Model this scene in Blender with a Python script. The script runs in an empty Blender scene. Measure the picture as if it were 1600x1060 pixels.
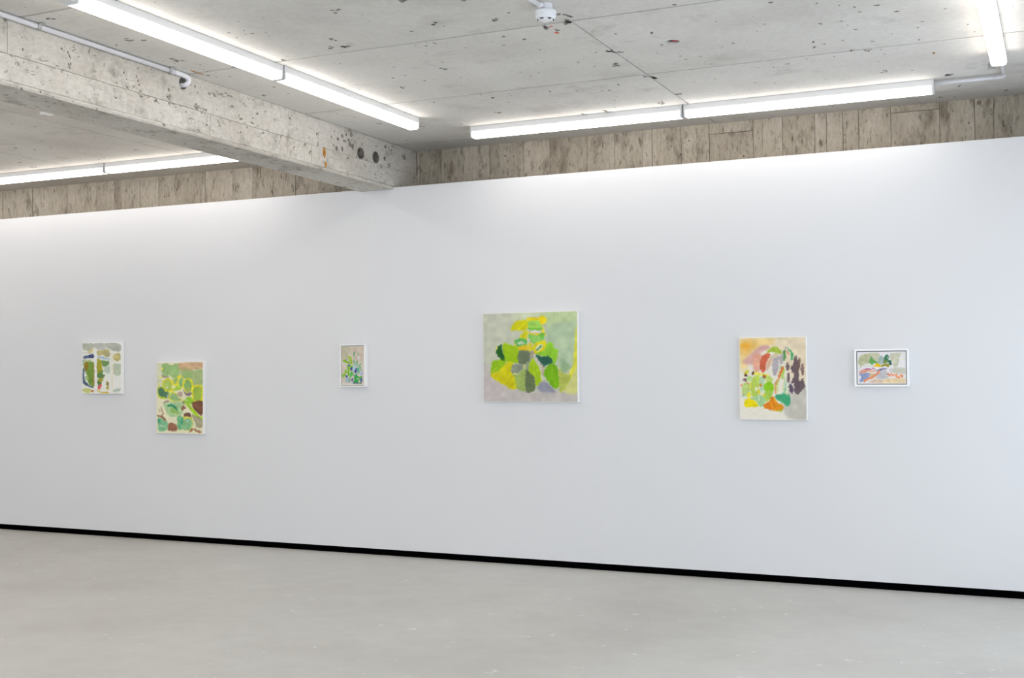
import bpy, bmesh, math, random
import numpy as np
from mathutils import Matrix, Vector, noise as mnoise

# ------------------------------------------------------------------ camera
F_PX, CX, CY, CAM_H = 1864.0, 800.0, 530.0, 1.40
_y = np.array([1664 - CX, 577 - CY, F_PX]); _y /= np.linalg.norm(_y)
_x = -np.array([-3227 - CX, 605 - CY, F_PX]); _x /= np.linalg.norm(_x)
_x = _x - _y * _x.dot(_y); _x /= np.linalg.norm(_x)
ROT = np.array([_x, _y, np.cross(_x, _y)])            # world = ROT @ camera(right, down, forward)
CAM_D = 8.4956 * CAM_H / 1.5                          # distance of the camera from the white wall (y = 0)
CAM = np.array([0.0, -CAM_D, CAM_H])
scene = bpy.context.scene
col = scene.collection
cam_data = bpy.data.cameras.new('camera')
cam_data.sensor_fit = 'HORIZONTAL'; cam_data.sensor_width = 36.0
cam_data.lens = F_PX / 1600.0 * 36.0
cam_data.clip_end = 200
cam = bpy.data.objects.new('camera', cam_data); col.objects.link(cam)
M3 = Matrix([[ROT[i, 0], -ROT[i, 1], -ROT[i, 2]] for i in range(3)])
cam.matrix_world = Matrix.Translation(Vector(CAM)) @ M3.to_4x4()
scene.camera = cam

# ------------------------------------------------------------------ world, exposure
DAY = 2.4            # overcast daylight through the right window wall and the added near glazing
LAMP = 8.1          # emission of every batten diffuser
world = bpy.data.worlds.new('overcast_sky'); scene.world = world
world.use_nodes = True
bg = world.node_tree.nodes['Background']
bg.inputs['Color'].default_value = (0.785, 0.88, 1.0, 1); bg.inputs['Strength'].default_value = DAY
scene.view_settings.view_transform = 'Standard'
scene.view_settings.look = 'None'
scene.view_settings.exposure = 0.15
scene.view_settings.gamma = 1.0
scene.view_settings.use_curve_mapping = False

# ------------------------------------------------------------------ helpers
def at(px, py, axis, value):
    d = ROT @ np.array([px - CX, py - CY, F_PX])
    t = (value - CAM[axis]) / d[axis]
    return CAM + t * d

def lin(c):
    o = []
    for v in c[:3]:
        v = v / 255.0
        o.append(v / 12.92 if v <= 0.04045 else ((v + 0.055) / 1.055) ** 2.4)
    return tuple(o) + (1.0,)

def tag(o, label=None, cat=None, group=None, kind=None):
    if label: o['label'] = label
    if cat: o['category'] = cat
    if group: o['group'] = group
    if kind: o['kind'] = kind
    return o

def empty(name, loc, rz=0.0):
    o = bpy.data.objects.new(name, None); col.objects.link(o)
    o.empty_display_size = 0.1
    o.location = loc; o.rotation_euler = (0, 0, rz)
    return o

def link(name, me, mat, parent=None, loc=(0, 0, 0), smooth=False):
    if mat is not None and not me.materials: me.materials.append(mat)
    if smooth:
        for p in me.polygons: p.use_smooth = True
    o = bpy.data.objects.new(name, me); col.objects.link(o)
    o.location = loc
    if parent is not None: o.parent = parent
    return o

def mesh_from_bm(name, bm):
    bmesh.ops.recalc_face_normals(bm, faces=bm.faces)
    me = bpy.data.meshes.new(name); bm.to_mesh(me); bm.free()
    return me

def add_box(bm, lo, hi, bevel=0.0, seg=1):
    r = bmesh.ops.create_cube(bm, size=1.0)
    vs = r['verts']
    for v in vs:
        for i in range(3):
            v.co[i] = lo[i] + (v.co[i] + 0.5) * (hi[i] - lo[i])
    if bevel > 0:
        es = list({e for v in vs for e in v.link_edges})
        bmesh.ops.bevel(bm, geom=es, offset=bevel, segments=seg, affect='EDGES', profile=0.5)

def box(name, lo, hi, mat, parent=None, bevel=0.0, seg=1, loc=None):
    # the mesh is centred on its own origin, so object coordinates differ from piece to piece
    c = [(lo[i] + hi[i]) / 2 for i in range(3)]
    bm = bmesh.new()
    add_box(bm, [lo[i] - c[i] for i in range(3)], [hi[i] - c[i] for i in range(3)], bevel, seg)
    return link(name, mesh_from_bm(name, bm), mat, parent, c)

def tube(name, pts, r, mat, parent=None, n=14, caps=True):
    pts = [Vector(p) for p in pts]
    bm = bmesh.new(); rings = []
    t0 = (pts[1] - pts[0]).normalized()
    up = Vector((0, 0, 1)) if abs(t0.z) < 0.9 else Vector((1, 0, 0))
    u = t0.cross(up).normalized()
    for i, p in enumerate(pts):
        t = (pts[min(i + 1, len(pts) - 1)] - pts[max(i - 1, 0)]).normalized()
        u = (u - t * u.dot(t)).normalized(); w = t.cross(u)
        rings.append([bm.verts.new(p + r * (math.cos(2 * math.pi * k / n) * u + math.sin(2 * math.pi * k / n) * w)) for k in range(n)])
    for a, b in zip(rings, rings[1:]):
        for k in range(n): bm.faces.new((a[k], a[(k + 1) % n], b[(k + 1) % n], b[k]))
    if caps:
        bm.faces.new(rings[0][::-1]); bm.faces.new(rings[-1])
    return link(name, mesh_from_bm(name, bm), mat, parent, smooth=True)

def lathe(name, prof, mat, parent=None, n=40, loc=(0, 0, 0), smooth=False):
    bm = bmesh.new(); rings = []
    for r, z in prof:
        if r < 1e-6: rings.append([bm.verts.new((0, 0, z))])
        else: rings.append([bm.verts.new((r * math.cos(2 * math.pi * k / n), r * math.sin(2 * math.pi * k / n), z)) for k in range(n)])
    for a, b in zip(rings, rings[1:]):
        for k in range(n):
            q = [a[k % len(a)], a[(k + 1) % len(a)], b[(k + 1) % len(b)], b[k % len(b)]]
            q = list(dict.fromkeys(q))
            if len(q) > 2: bm.faces.new(q)
    return link(name, mesh_from_bm(name, bm), mat, parent, loc, smooth)

def spline(pts, n=10):
    pts = [Vector(p) for p in pts]; out = []
    for i in range(len(pts) - 1):
        p0, p1, p2, p3 = pts[max(i - 1, 0)], pts[i], pts[i + 1], pts[min(i + 2, len(pts) - 1)]
        for k in range(n):
            t = k / n
            out.append(0.5 * ((2 * p1) + (p2 - p0) * t + (2 * p0 - 5 * p1 + 4 * p2 - p3) * t * t + (3 * p1 - p0 - 3 * p2 + p3) * t ** 3))
    out.append(pts[-1]); return out

def cut(o, cutters):
    """boolean difference with temporary cutters, baked into the mesh"""
    for c in cutters:
        m = o.modifiers.new('b', 'BOOLEAN'); m.operation = 'DIFFERENCE'; m.solver = 'EXACT'; m.object = c
    bpy.context.view_layer.update()
    dg = bpy.context.evaluated_depsgraph_get()
    me = bpy.data.meshes.new_from_object(o.evaluated_get(dg))
    o.modifiers.clear(); o.data = me

# ------------------------------------------------------------------ materials
def new_mat(name):
    m = bpy.data.materials.new(name); m.use_nodes = True
    nt = m.node_tree
    return m, nt, nt.nodes['Principled BSDF']

def plain(name, rgb, rough=0.5, metal=0.0, bump=0.0, bscale=300):
    m, nt, b = new_mat(name)
    N = nt.nodes; L = nt.links
    tc = N.new('ShaderNodeTexCoord'); nz = N.new('ShaderNodeTexNoise'); nz.inputs['Scale'].default_value = 35
    L.new(tc.outputs['Object'], nz.inputs['Vector'])
    mp = N.new('ShaderNodeMapRange'); mp.inputs['To Min'].default_value = rough - 0.04; mp.inputs['To Max'].default_value = rough + 0.04
    L.new(nz.outputs['Fac'], mp.inputs['Value']); L.new(mp.outputs['Result'], b.inputs['Roughness'])
    b.inputs['Base Color'].default_value = lin(rgb); b.inputs['Metallic'].default_value = metal
    if bump > 0:
        n2 = N.new('ShaderNodeTexNoise'); n2.inputs['Scale'].default_value = bscale
        L.new(tc.outputs['Object'], n2.inputs['Vector'])
        bp = N.new('ShaderNodeBump'); bp.inputs['Strength'].default_value = bump; bp.inputs['Distance'].default_value = 0.002
        L.new(n2.outputs['Fac'], bp.inputs['Height']); L.new(bp.outputs['Normal'], b.inputs['Normal'])
    return m

def concrete(name, base, dark, light, blotch=1.2, streak=(1, 1, 1), stain=None, stain_scale=3.0, stain_lo=0.58, stain_hi=0.72,
             grain=40, rough=0.85, bump=0.25, pore=True, vary=0.06, spec=0.3, stain_stretch=(1, 1, 1), fine_amt=0.45, speck=None):
    m, nt, b = new_mat(name); N = nt.nodes; L = nt.links
    tc = N.new('ShaderNodeNewGeometry'); oi = N.new('ShaderNodeObjectInfo')
    off = N.new('ShaderNodeVectorMath'); off.operation = 'SCALE'; off.inputs['Scale'].default_value = 23.0
    cmb = N.new('ShaderNodeCombineXYZ')
    for i in range(3): L.new(oi.outputs['Random'], cmb.inputs[i])
    L.new(cmb.outputs[0], off.inputs[0])
    add = N.new('ShaderNodeVectorMath'); add.operation = 'ADD'
    L.new(tc.outputs['Position'], add.inputs[0]); L.new(off.outputs[0], add.inputs[1])
    def nz(scale, detail, rough_, stretch):
        mp = N.new('ShaderNodeMapping'); mp.inputs['Scale'].default_value = stretch
        L.new(add.outputs[0], mp.inputs['Vector'])
        n = N.new('ShaderNodeTexNoise'); n.inputs['Scale'].default_value = scale; n.inputs['Detail'].default_value = detail
        n.inputs['Roughness'].default_value = rough_
        L.new(mp.outputs[0], n.inputs['Vector']); return n.outputs['Fac']
    def ramp(src, stops):
        r = N.new('ShaderNodeValToRGB'); e = r.color_ramp.elements
        e[0].position, e[0].color = stops[0]; e[1].position, e[1].color = stops[-1]
        for p, c in stops[1:-1]:
            x = e.new(p); x.color = c
        L.new(src, r.inputs['Fac']); return r.outputs['Color']
    def mix(a, b_, fac, mode='MIX'):
        mx = N.new('ShaderNodeMix'); mx.data_type = 'RGBA'; mx.blend_type = mode
        if isinstance(fac, float): mx.inputs['Factor'].default_value = fac
        else: L.new(fac, mx.inputs['Factor'])
        for v, i in ((a, 6), (b_, 7)):
            if isinstance(v, tuple): mx.inputs[i].default_value = v
            else: L.new(v, mx.inputs[i])
        return mx.outputs[2]
    big = nz(blotch, 6, 0.6, streak)
    c = ramp(big, [(0.30, lin(dark)), (0.5, lin(base)), (0.70, lin(light))])
    fine = nz(grain, 6, 0.7, streak)
    c = mix(c, ramp(fine, [(0.3, (0.62, 0.62, 0.62, 1)), (0.62, (1.08, 1.08, 1.08, 1))]), fine_amt, 'MULTIPLY')
    if stain:
        s = nz(stain_scale, 8, 0.72, stain_stretch)
        f = ramp(s, [(stain_lo, (0, 0, 0, 1)), (stain_hi, (1, 1, 1, 1))])
        c = mix(c, lin(stain), f)
    if speck:                    # (colour, scale, low, high, stretch)
        c = mix(c, lin(speck[0]), ramp(nz(speck[1], 5, 0.65, speck[4]), [(speck[2], (0, 0, 0, 1)), (speck[3], (1, 1, 1, 1))]))
    if pore:
        vo = N.new('ShaderNodeTexVoronoi'); vo.inputs['Scale'].default_value = 14
        L.new(add.outputs[0], vo.inputs['Vector'])
        keep = nz(5, 2, 0.5, (1, 1, 1))
        sub = N.new('ShaderNodeMath'); sub.operation = 'MULTIPLY_ADD'; sub.inputs[1].default_value = 0.5; sub.inputs[2].default_value = -0.225
        L.new(keep, sub.inputs[0])
        lt = N.new('ShaderNodeMath'); lt.operation = 'LESS_THAN'
        L.new(vo.outputs['Distance'], lt.inputs[0]); L.new(sub.outputs[0], lt.inputs[1])
        c = mix(c, lin([v * 0.55 for v in dark]), lt.outputs[0])
    if vary > 0:
        hv = N.new('ShaderNodeMapRange'); hv.inputs['To Min'].default_value = 1 - vary; hv.inputs['To Max'].default_value = 1 + vary
        L.new(oi.outputs['Random'], hv.inputs['Value'])
        cc = N.new('ShaderNodeCombineXYZ')
        for i in range(3): L.new(hv.outputs[0], cc.inputs[i])
        c = mix(c, cc.outputs[0], 1.0, 'MULTIPLY')
    L.new(c, b.inputs['Base Color'])
    b.inputs['Roughness'].default_value = rough
    b.inputs['Specular IOR Level'].default_value = spec
    bp = N.new('ShaderNodeBump'); bp.inputs['Strength'].default_value = bump; bp.inputs['Distance'].default_value = 0.01
    L.new(fine, bp.inputs['Height']); L.new(bp.outputs['Normal'], b.inputs['Normal'])
    return m

MAT = {}
MAT['white_wall'] = plain('white_wall_paint', (224, 224, 225), 0.7, bump=0.03, bscale=500)
MAT['black'] = plain('black_baseboard_paint', (4, 4, 5), 0.9); MAT['black'].node_tree.nodes['Principled BSDF'].inputs['Specular IOR Level'].default_value = 0.0
MAT['ceiling'] = concrete('cast_concrete_ceiling', (214, 211, 205), (200, 196, 190), (222, 219, 214), blotch=1.1, grain=30,
                          stain=(188, 184, 178), stain_scale=2.3, stain_lo=0.56, stain_hi=0.72, vary=0.025, bump=0.10, fine_amt=0.22)
MAT['ceiling_warm'] = concrete('cast_concrete_ceiling_warm', (213, 207, 198), (198, 191, 182), (222, 217, 208), blotch=1.1, grain=30,
                          stain=(186, 179, 169), stain_scale=2.3, stain_lo=0.56, stain_hi=0.72, vary=0.025, bump=0.10, fine_amt=0.22)
MAT['joint'] = concrete('concrete_joint_dark', (70, 65, 60), (52, 48, 44), (92, 86, 80), pore=False, vary=0)
MAT['board'] = concrete('board_marked_concrete', (187, 177, 160), (164, 153, 137), (202, 193, 178), blotch=4.0, streak=(1.0, 1, 0.3),
                        stain=(112, 101, 86), stain_scale=9.0, stain_lo=0.53, stain_hi=0.70, grain=60, bump=0.6, vary=0.045,
                        stain_stretch=(1, 1, 0.4), fine_amt=0.6, speck=((116, 106, 91), 38, 0.57, 0.68, (1, 1, 0.3)))
MAT['board_gap'] = concrete('board_seam_dark', (120, 110, 95), (98, 89, 76), (140, 130, 114), pore=False, vary=0)
MAT['beam'] = concrete('beam_concrete', (200, 195, 186), (176, 170, 160), (212, 208, 200), blotch=2.6, streak=(1, 0.6, 1),
                       speck=((118, 111, 100), 26, 0.60, 0.68, (1, 0.6, 1)), stain=(128, 122, 111), stain_scale=3.6, stain_lo=0.535, stain_hi=0.72, grain=45, bump=0.4, vary=0.03, fine_amt=0.5)
MAT['floor'] = concrete('power_floated_floor', (196, 194, 188), (182, 179, 172), (204, 203, 198), blotch=0.55, streak=(1, 1, 1), grain=7,
                        stain=(213, 211, 206), stain_scale=4.0, stain_lo=0.68, stain_hi=0.80, rough=0.42, bump=0.01, pore=False, vary=0, spec=0.35, fine_amt=0.14, speck=((222, 221, 217), 10, 0.655, 0.70, (1, 1.4, 1)),
                        stain_stretch=(1, 1.6, 1))
MAT['pit'] = concrete('broken_concrete_pit', (138, 133, 126), (88, 83, 77), (172, 167, 160), blotch=45, grain=160, pore=False, vary=0)
MAT['pit_soft'] = concrete('shallow_concrete_pit', (158, 152, 143), (118, 112, 103), (184, 179, 170), blotch=45, grain=160, pore=False, vary=0)
MAT['pit_dark'] = plain('dark_void', (34, 31, 29), 0.9)
MAT['paint_blob'] = plain('white_filler', (246, 244, 240), 0.8)
MAT['rust'] = concrete('orange_rust_stain', (178, 122, 48), (130, 84, 36), (196, 146, 70), blotch=40, grain=120, pore=False, vary=0)
MAT['orange'] = plain('orange_tie_end', (205, 92, 40), 0.7)
MAT['red'] = plain('red_anchor_cap', (158, 14, 34), 0.5)
MAT['housing'] = plain('white_steel_housing', (222, 222, 222), 0.45)
MAT['pvc'] = plain('white_pvc_conduit', (226, 226, 230), 0.4)
MAT['zinc'] = plain('zinc_plated_clip', (176, 178, 176), 0.45, 0.6)
MAT['detector'] = plain('white_detector_plastic', (232, 233, 236), 0.4)
MAT['canvas'] = plain('primed_canvas', (247, 246, 243), 0.75, bump=0.1, bscale=900)
MAT['frame'] = plain('white_lacquered_frame', (247, 247, 246), 0.5)
MAT['frame_gap'] = plain('shadow_gap_grey', (120, 122, 124), 0.8)
MAT['steel'] = plain('painted_window_steel', (70, 72, 75), 0.5)

def glow(name, rgb, strength):
    m, nt, b = new_mat(name); N = nt.nodes; L = nt.links
    b.inputs['Base Color'].default_value = (0.9, 0.9, 0.9, 1)
    b.inputs['Emission Color'].default_value = rgb + (1,)
    b.inputs['Emission Strength'].default_value = strength
    return m
MAT['diffuser'] = glow('lit_opal_diffuser', (1.0, 0.945, 0.90), LAMP)

def glass():
    m = bpy.data.materials.new('window_glass'); m.use_nodes = True
    nt = m.node_tree; N = nt.nodes; L = nt.links; N.clear()
    out = N.new('ShaderNodeOutputMaterial'); mx = N.new('ShaderNodeMixShader')
    tr = N.new('ShaderNodeBsdfTransparent'); gl = N.new('ShaderNodeBsdfGlossy'); gl.inputs['Roughness'].default_value = 0.02
    lw = N.new('ShaderNodeLayerWeight'); lw.inputs['Blend'].default_value = 0.5
    fr = N.new('ShaderNodeMath'); fr.operation = 'POWER'; fr.inputs[1].default_value = 5.0; L.new(lw.outputs['Facing'], fr.inputs[0])
    L.new(fr.outputs[0], mx.inputs[0]); L.new(tr.outputs[0], mx.inputs[1]); L.new(gl.outputs[0], mx.inputs[2]); L.new(mx.outputs[0], out.inputs[0])
    return m
MAT['glass'] = glass()

# ------------------------------------------------------------------ the setting
S = CAM_H / 1.5
WALL_TOP = 3.0318 * S
BEAM_Z = 3.018 * S
HC = 3.395 * S                 # ceiling
YB = 0.40 * S                  # face of the concrete wall behind the white wall
BX0, BX1 = -5.32 * S, -5.01 * S
BB = 0.0505 * S
XL, XR, YN = -16.0, 0.95, -10.5
rnd = random.Random(7)

o = box('floor', (XL - 0.2, YN - 0.2, -0.1), (XR + 0.2, YB + 0.2, 0.0), MAT['floor']); tag(o, kind='structure', label='pale grey power-floated concrete floor', cat='floor')

# white display wall, notched at its top where the beam passes over it
prof = [(XL, BB), (XR, BB), (XR, WALL_TOP), (BX1 + 0.004, WALL_TOP), (BX1 + 0.004, BEAM_Z - 0.001), (BX0 - 0.004, BEAM_Z - 0.001), (BX0 - 0.004, WALL_TOP), (XL, WALL_TOP)]
bm = bmesh.new()
a = [bm.verts.new((x, 0.0, z)) for x, z in prof]; b2 = [bm.verts.new((x, 0.10, z)) for x, z in prof]
bm.faces.new(a[::-1]); bm.faces.new(b2)
for i in range(len(prof)):
    j = (i + 1) % len(prof); bm.faces.new((a[i], a[j], b2[j], b2[i]))
o = link('wall_back', mesh_from_bm('wall_back', bm), MAT['white_wall']); tag(o, kind='structure', label='white painted display wall hung with six paintings', cat='wall')
o = box('baseboard_back', (XL, 0.006, 0.0), (XR, 0.095, BB), MAT['black']); tag(o, kind='structure', label='black recessed baseboard strip under the white wall', cat='baseboard')

# concrete wall behind, board-marked
wr = box('wall_rear', (XL, YB + 0.012, 0.0), (XR, YB + 0.25, HC + 0.2), MAT['board_gap']); tag(wr, kind='structure', label='board-marked brownish concrete wall above the white wall', cat='wall')
seams_px = [51, 105, 151, 178, 190, 219, 248, 290, 321, 363.5, 395, 427, 462, 500, 656, 689, 725, 765, 818, 859, 917, 960, 1004, 1019, 1064, 1108,
            1176.5, 1191, 1222.6, 1273, 1291.5, 1317, 1341.5, 1392, 1468, 1522.7, 1552.5]
def seam_x(px):
    y = 300 - 0.07 * px if px < 560 else 245 - (px - 650) * 0.075
    return at(px, y, 1, YB)[0]
sx = [seam_x(p) for p in seams_px]
mid = [x for x in sx if x < BX0 - 0.05]; right = [x for x in sx if x > BX1 + 0.02]
x = mid[0]; left = []
while x > XL + 0.3:
    x -= rnd.uniform(0.16, 0.3); left.append(x)
ext = []; x = right[-1]
while x < XR - 0.3:
    x += rnd.uniform(0.16, 0.3); ext.append(x)
edges_l = [XL] + left[::-1] + mid + [BX0 - 0.01]
edges_r = [BX1 + 0.003] + right + ext + [XR]
Z0 = 2.55
split = {round(seam_x(1108), 3): 0.075, round(seam_x(1392), 3): 0.045}
for edges in (edges_l, edges_r):
    for x0, x1 in zip(edges, edges[1:]):
        if x1 - x0 < 0.02: continue
        d = rnd.uniform(-0.004, 0.004)
        top = HC
        sp = split.get(round(x0, 3))
        if sp:
            box('concrete_panel', (x0 + 0.0015, YB + d - 0.003, HC - sp + 0.0015), (x1 - 0.0015, YB + 0.02, HC), MAT['board'], None)['_p'] = 1
            top = HC - sp - 0.0015
        box('concrete_panel', (x0 + 0.0015, YB + d, Z0), (x1 - 0.0015, YB + 0.02, top), MAT['board'], None)['_p'] = 1
def adopt(parent):
    """parent every freshly made piece to its structure, keeping it in place"""
    bpy.context.view_layer.update()
    for q in list(col.objects):
        if '_p' in q:
            del q['_p']; q.parent = parent
            q.matrix_parent_inverse = parent.matrix_world.inverted()
adopt(wr)

# ceiling: slab with cast panels between thin formwork joints
J, JY = 0.0042, 0.0075
ceil = box('ceiling', (XL - 0.2, YN - 0.2, HC + 0.012), (XR + 0.2, YB + 0.25, HC + 0.3), MAT['joint']); tag(ceil, kind='structure', label='raw concrete ceiling with formwork joints', cat='ceiling')
ys = [YB + 0.01, 0.03, -1.185, -2.385, -3.64, -4.85, -6.06, -7.27, -8.48, -9.69, YN]
panel_hole = None
for i in range(len(ys) - 1):
    y1, y0 = ys[i], ys[i + 1]
    if y0 >= -2.39: xs = [BX1, -2.23, 0.15, XR]
    else: xs = [BX1, -1.303, XR]
    for x0, x1 in zip(xs, xs[1:]):
        p = box('ceiling_panel', (x0 + J, y0 + JY, HC), (x1 - J, y1 - JY, HC + 0.02), MAT['ceiling'])
        p['_p'] = 1
        if x0 == -2.23 and abs(y1 + 1.185) < 1e-6: panel_hole = p
xs = [XL, -14.8, -13.6, -12.4, -11.2, -10.0, -8.82, -7.62, -6.39, BX0]
yl = [YB + 0.01, -2.75, -5.2, -7.6, YN]
for x0, x1 in zip(xs, xs[1:]):
    for y1, y0 in zip(yl, yl[1:]):
        box('ceiling_panel', (x0 + J, y0 + JY, HC), (x1 - J, y1 - JY, HC + 0.02), MAT['ceiling_warm'])['_p'] = 1
adopt(ceil)

# beam
bc = box('trim_1', (BX0, YN, BEAM_Z), (BX1 - 0.012, YB + 0.02, HC + 0.02), MAT['beam']); tag(bc, kind='structure', label='deep concrete downstand beam crossing the ceiling', cat='beam')
bc.name = 'ceiling_beam'
ZS = 3.187 * S
upper = [YB, -1.31, -3.70, -6.1, YN]
lower = [YB, -1.10, -1.46, -2.17, -2.88, -5.3, YN]
beam_panels = []
for lst, z0, z1, dd in ((upper, ZS + 0.002, HC, 0.0), (lower, BEAM_Z + 0.026, ZS - 0.001, 0.003)):
    for y1, y0 in zip(lst, lst[1:]):
        d = rnd.uniform(0, 0.003) + dd
        p = box('concrete_panel', (BX1 - 0.03, y0 + 0.001, z0), (BX1 + d - 0.002, y1 - 0.001, z1), MAT['beam']); p['_p'] = 1
        beam_panels.append(p)
# ragged cast lip along the lower arris
bm = bmesh.new(); n = 220; rows = []
for k in range(n + 1):
    y = YN + (YB + 0.0 - YN) * k / n
    j1 = 0.004 * mnoise.noise((y * 6, 0, 3)); j2 = 0.003 * mnoise.noise((y * 17, 5, 3))
    if y > -0.02: j1 = min(j1, 0)
    pts = [(BX1 - 0.03, BEAM_Z), (BX1 + 0.001 + j1, BEAM_Z), (BX1 + 0.007 + j1, BEAM_Z + 0.010 + j2), (BX1 + 0.002, BEAM_Z + 0.0245 + j2 * 0.5), (BX1 - 0.03, BEAM_Z + 0.0245)]
    rows.append([bm.verts.new((px, y, pz)) for px, pz in pts])
for r0, r1 in zip(rows, rows[1:]):
    for k in range(5): bm.faces.new((r0[k], r0[(k + 1) % 5], r1[(k + 1) % 5], r1[k]))
bm.faces.new(rows[0]); bm.faces.new(rows[-1][::-1])
lip = link('cast_lip', mesh_from_bm('cast_lip', bm), MAT['beam']); lip['_p'] = 1
adopt(bc)

# sleeve holes through the beam's side
def cyl_cutter(loc, r, depth, axis):
    bm = bmesh.new(); bmesh.ops.create_cone(bm, cap_ends=True, segments=28, radius1=r, radius2=r, depth=depth)
    if axis == 'x': bmesh.ops.rotate(bm, verts=bm.verts, matrix=Matrix.Rotation(math.pi / 2, 3, 'Y'))
    bmesh.ops.translate(bm, verts=bm.verts, vec=loc)
    me = mesh_from_bm('cutter', bm); ob = bpy.data.objects.new('cutter', me); col.objects.link(ob); return ob
holes = [at(563.5, 240, 0, BX1), at(587, 246, 0, BX1), at(286, 130.5, 0, BX1)]
radii = [0.044, 0.044, 0.035]
cuts = [cyl_cutter((BX1, h[1], h[2]), r, 0.36, 'x') for h, r in zip(holes, radii)]
for ob in [bc] + beam_panels:
    lo = [min((ob.matrix_world @ Vector(c))[i] for c in ob.bound_box) for i in range(3)]
    hi = [max((ob.matrix_world @ Vector(c))[i] for c in ob.bound_box) for i in range(3)]
    use = [c for c, h, r in zip(cuts, holes, radii) if lo[1] - r < h[1] < hi[1] + r and lo[2] - r < h[2] < hi[2] + r]
    if use: cut(ob, use)
rh = at(1051, 65.5, 2, HC)
cc = cyl_cutter((rh[0], rh[1], HC), 0.038, 0.2, 'z')
cut(panel_hole, [cc]); cut(ceil, [cc])
for c in cuts + [cc]:
    me = c.data; bpy.data.objects.remove(c); bpy.data.meshes.remove(me)
o = lathe('red_anchor_cap', [(0.001, 0), (0.016, 0), (0.018, 0.004), (0.018, 0.03), (0.001, 0.03)], MAT['red'], None, 20, (rh[0] + 0.013, rh[1] - 0.004, HC + 0.002))
o['_p'] = 1; adopt(ceil)
# hole lining rings
for h, r in zip(holes[:2], radii[:2]):
    bm = bmesh.new()
    for k in range(24):
        a0, a1 = 2 * math.pi * k / 24, 2 * math.pi * (k + 1) / 24
        q = []
        for aa in (a0, a1):
            for rr, xx in ((r - 0.0005, 0.004), (r - 0.004, 0.002), (r - 0.004, -0.16), (r - 0.0005, -0.16)):
                q.append(bm.verts.new((BX1 + xx, h[1] + rr * math.cos(aa), h[2] + rr * math.sin(aa))))
        for i in range(4): bm.faces.new((q[i], q[(i + 1) % 4], q[4 + (i + 1) % 4], q[4 + i]))
    bmesh.ops.remove_doubles(bm, verts=bm.verts, dist=1e-5)
    o = link('pipe_sleeve', mesh_from_bm('pipe_sleeve', bm), MAT['pit']); o['_p'] = 1
adopt(bc)

# pits, cracks, patches of broken concrete
def blob(bm, c, u, v, ru, rv, nrm, thick, seed, n=12, ang=0.0, rough=0.45):
    c, u, v, nrm = Vector(c), Vector(u), Vector(v), Vector(nrm)
    rr = random.Random(seed); ca, sa = math.cos(ang), math.sin(ang)
    top, bot = [], []
    for k in range(n):
        a_ = 2 * math.pi * k / n
        f = 1 + rr.uniform(-rough, rough)
        p, q = ru * f * math.cos(a_), rv * f * math.sin(a_)
        p, q = p * ca - q * sa, p * sa + q * ca
        w = c + u * p + v * q
        top.append(bm.verts.new(w + nrm * thick)); bot.append(bm.verts.new(w - nrm * 0.001))
    bm.faces.new(top)
    for k in range(n): bm.faces.new((top[k], top[(k + 1) % n], bot[(k + 1) % n], bot[k]))

# (px, py, half length along x, half width along y) on the ceiling
CP = [(953, 81, .035, .035), (961, 101, .032, .04), (882, 24, .03, .03), (887, 34, .03, .035), (860, 45, .03, .05), (1015, 119, .035, .05), (969, 81, .02, .02),
      (1020, 52, .012, .02), (1034, 70, .01, .012), (1027, 83, .008, .01), (962, 53, .008, .01), (1059, 147, .025, .03), (1035, 161, .03, .035), (951, 174, .03, .04), (913, 178, .02, .03),
      (966, 133, .01, .02), (952, 141, .01, .012), (941, 142, .006, .01), (860, 143, .012, .02), (1145, 67, .008, .01), (1119, 34, .008, .01), (819, 61, .012, .02),
      (526, 17, .03, .02), (518, 62, .02, .02), (538, 71, .03, .03), (515, 74, .02, .02), (680, 37, .025, .02), (773, 31, .02, .02), (634, 2, .03, .02), (725, 1, .02, .012),
      (445, 94, .02, .025), (697, 107, .035, .02), (664, 126, .012, .015), (627, 137, .012, .02), (614, 122, .012, .015), (768, 152, .015, .02), (776, 175, .02, .03), (787, 57, .02, .015),
      (678, 160, .01, .012), (660, 198, .03, .02), (592, 193, .01, .02), (795, 20, .012, .01), (795, 160, .01, .01), (678, 67, .01, .01),
      (1204, 4, .02, .012), (1276, 5, .012, .012), (1370, 8, .02, .012), (1401, 18, .02, .012), (1282, 37, .015, .014), (1315, 33, .01, .01), (1337, 46, .012, .012), (1434, 43, .01, .012),
      (1436, 62, .01, .012), (1271, 73, .012, .018), (1270, 66, .01, .02), (1331, 78, .012, .02), (1353, 79, .02, .02), (1230, 100, .01, .02), (1512, 38, .01, .012), (1380, 112, .025, .02),
      (1425, 110, .01, .012), (1482, 117, .04, .03), (1498, 134, .012, .02), (1470, 152, .012, .02), (1573, 140, .015, .02), (1335, 11, .01, .01), (1317, 63, .01, .01), (1212, 130, .008, .012),
      (78, 29, .03, .012), (200, 62, .03, .02), (225, 63, .025, .012), (275, 93, .03, .03), (325, 118, .02, .012), (120, 95, .02, .012), (428, 136, .014, .012), (412, 149, .025, .012), (536, 157, .012, .012),
      (24, 231, .015, .02), (54, 234, .012, .012), (33, 254, .03, .02), (50, 261, .03, .03), (55, 198, .008, .012), (80, 230, .01, .012), (213, 234, .014, .016), (155, 249, .008, .012), (133, 240, .008, .01), (163, 247, .008, .01)]
bm = bmesh.new()
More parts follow.
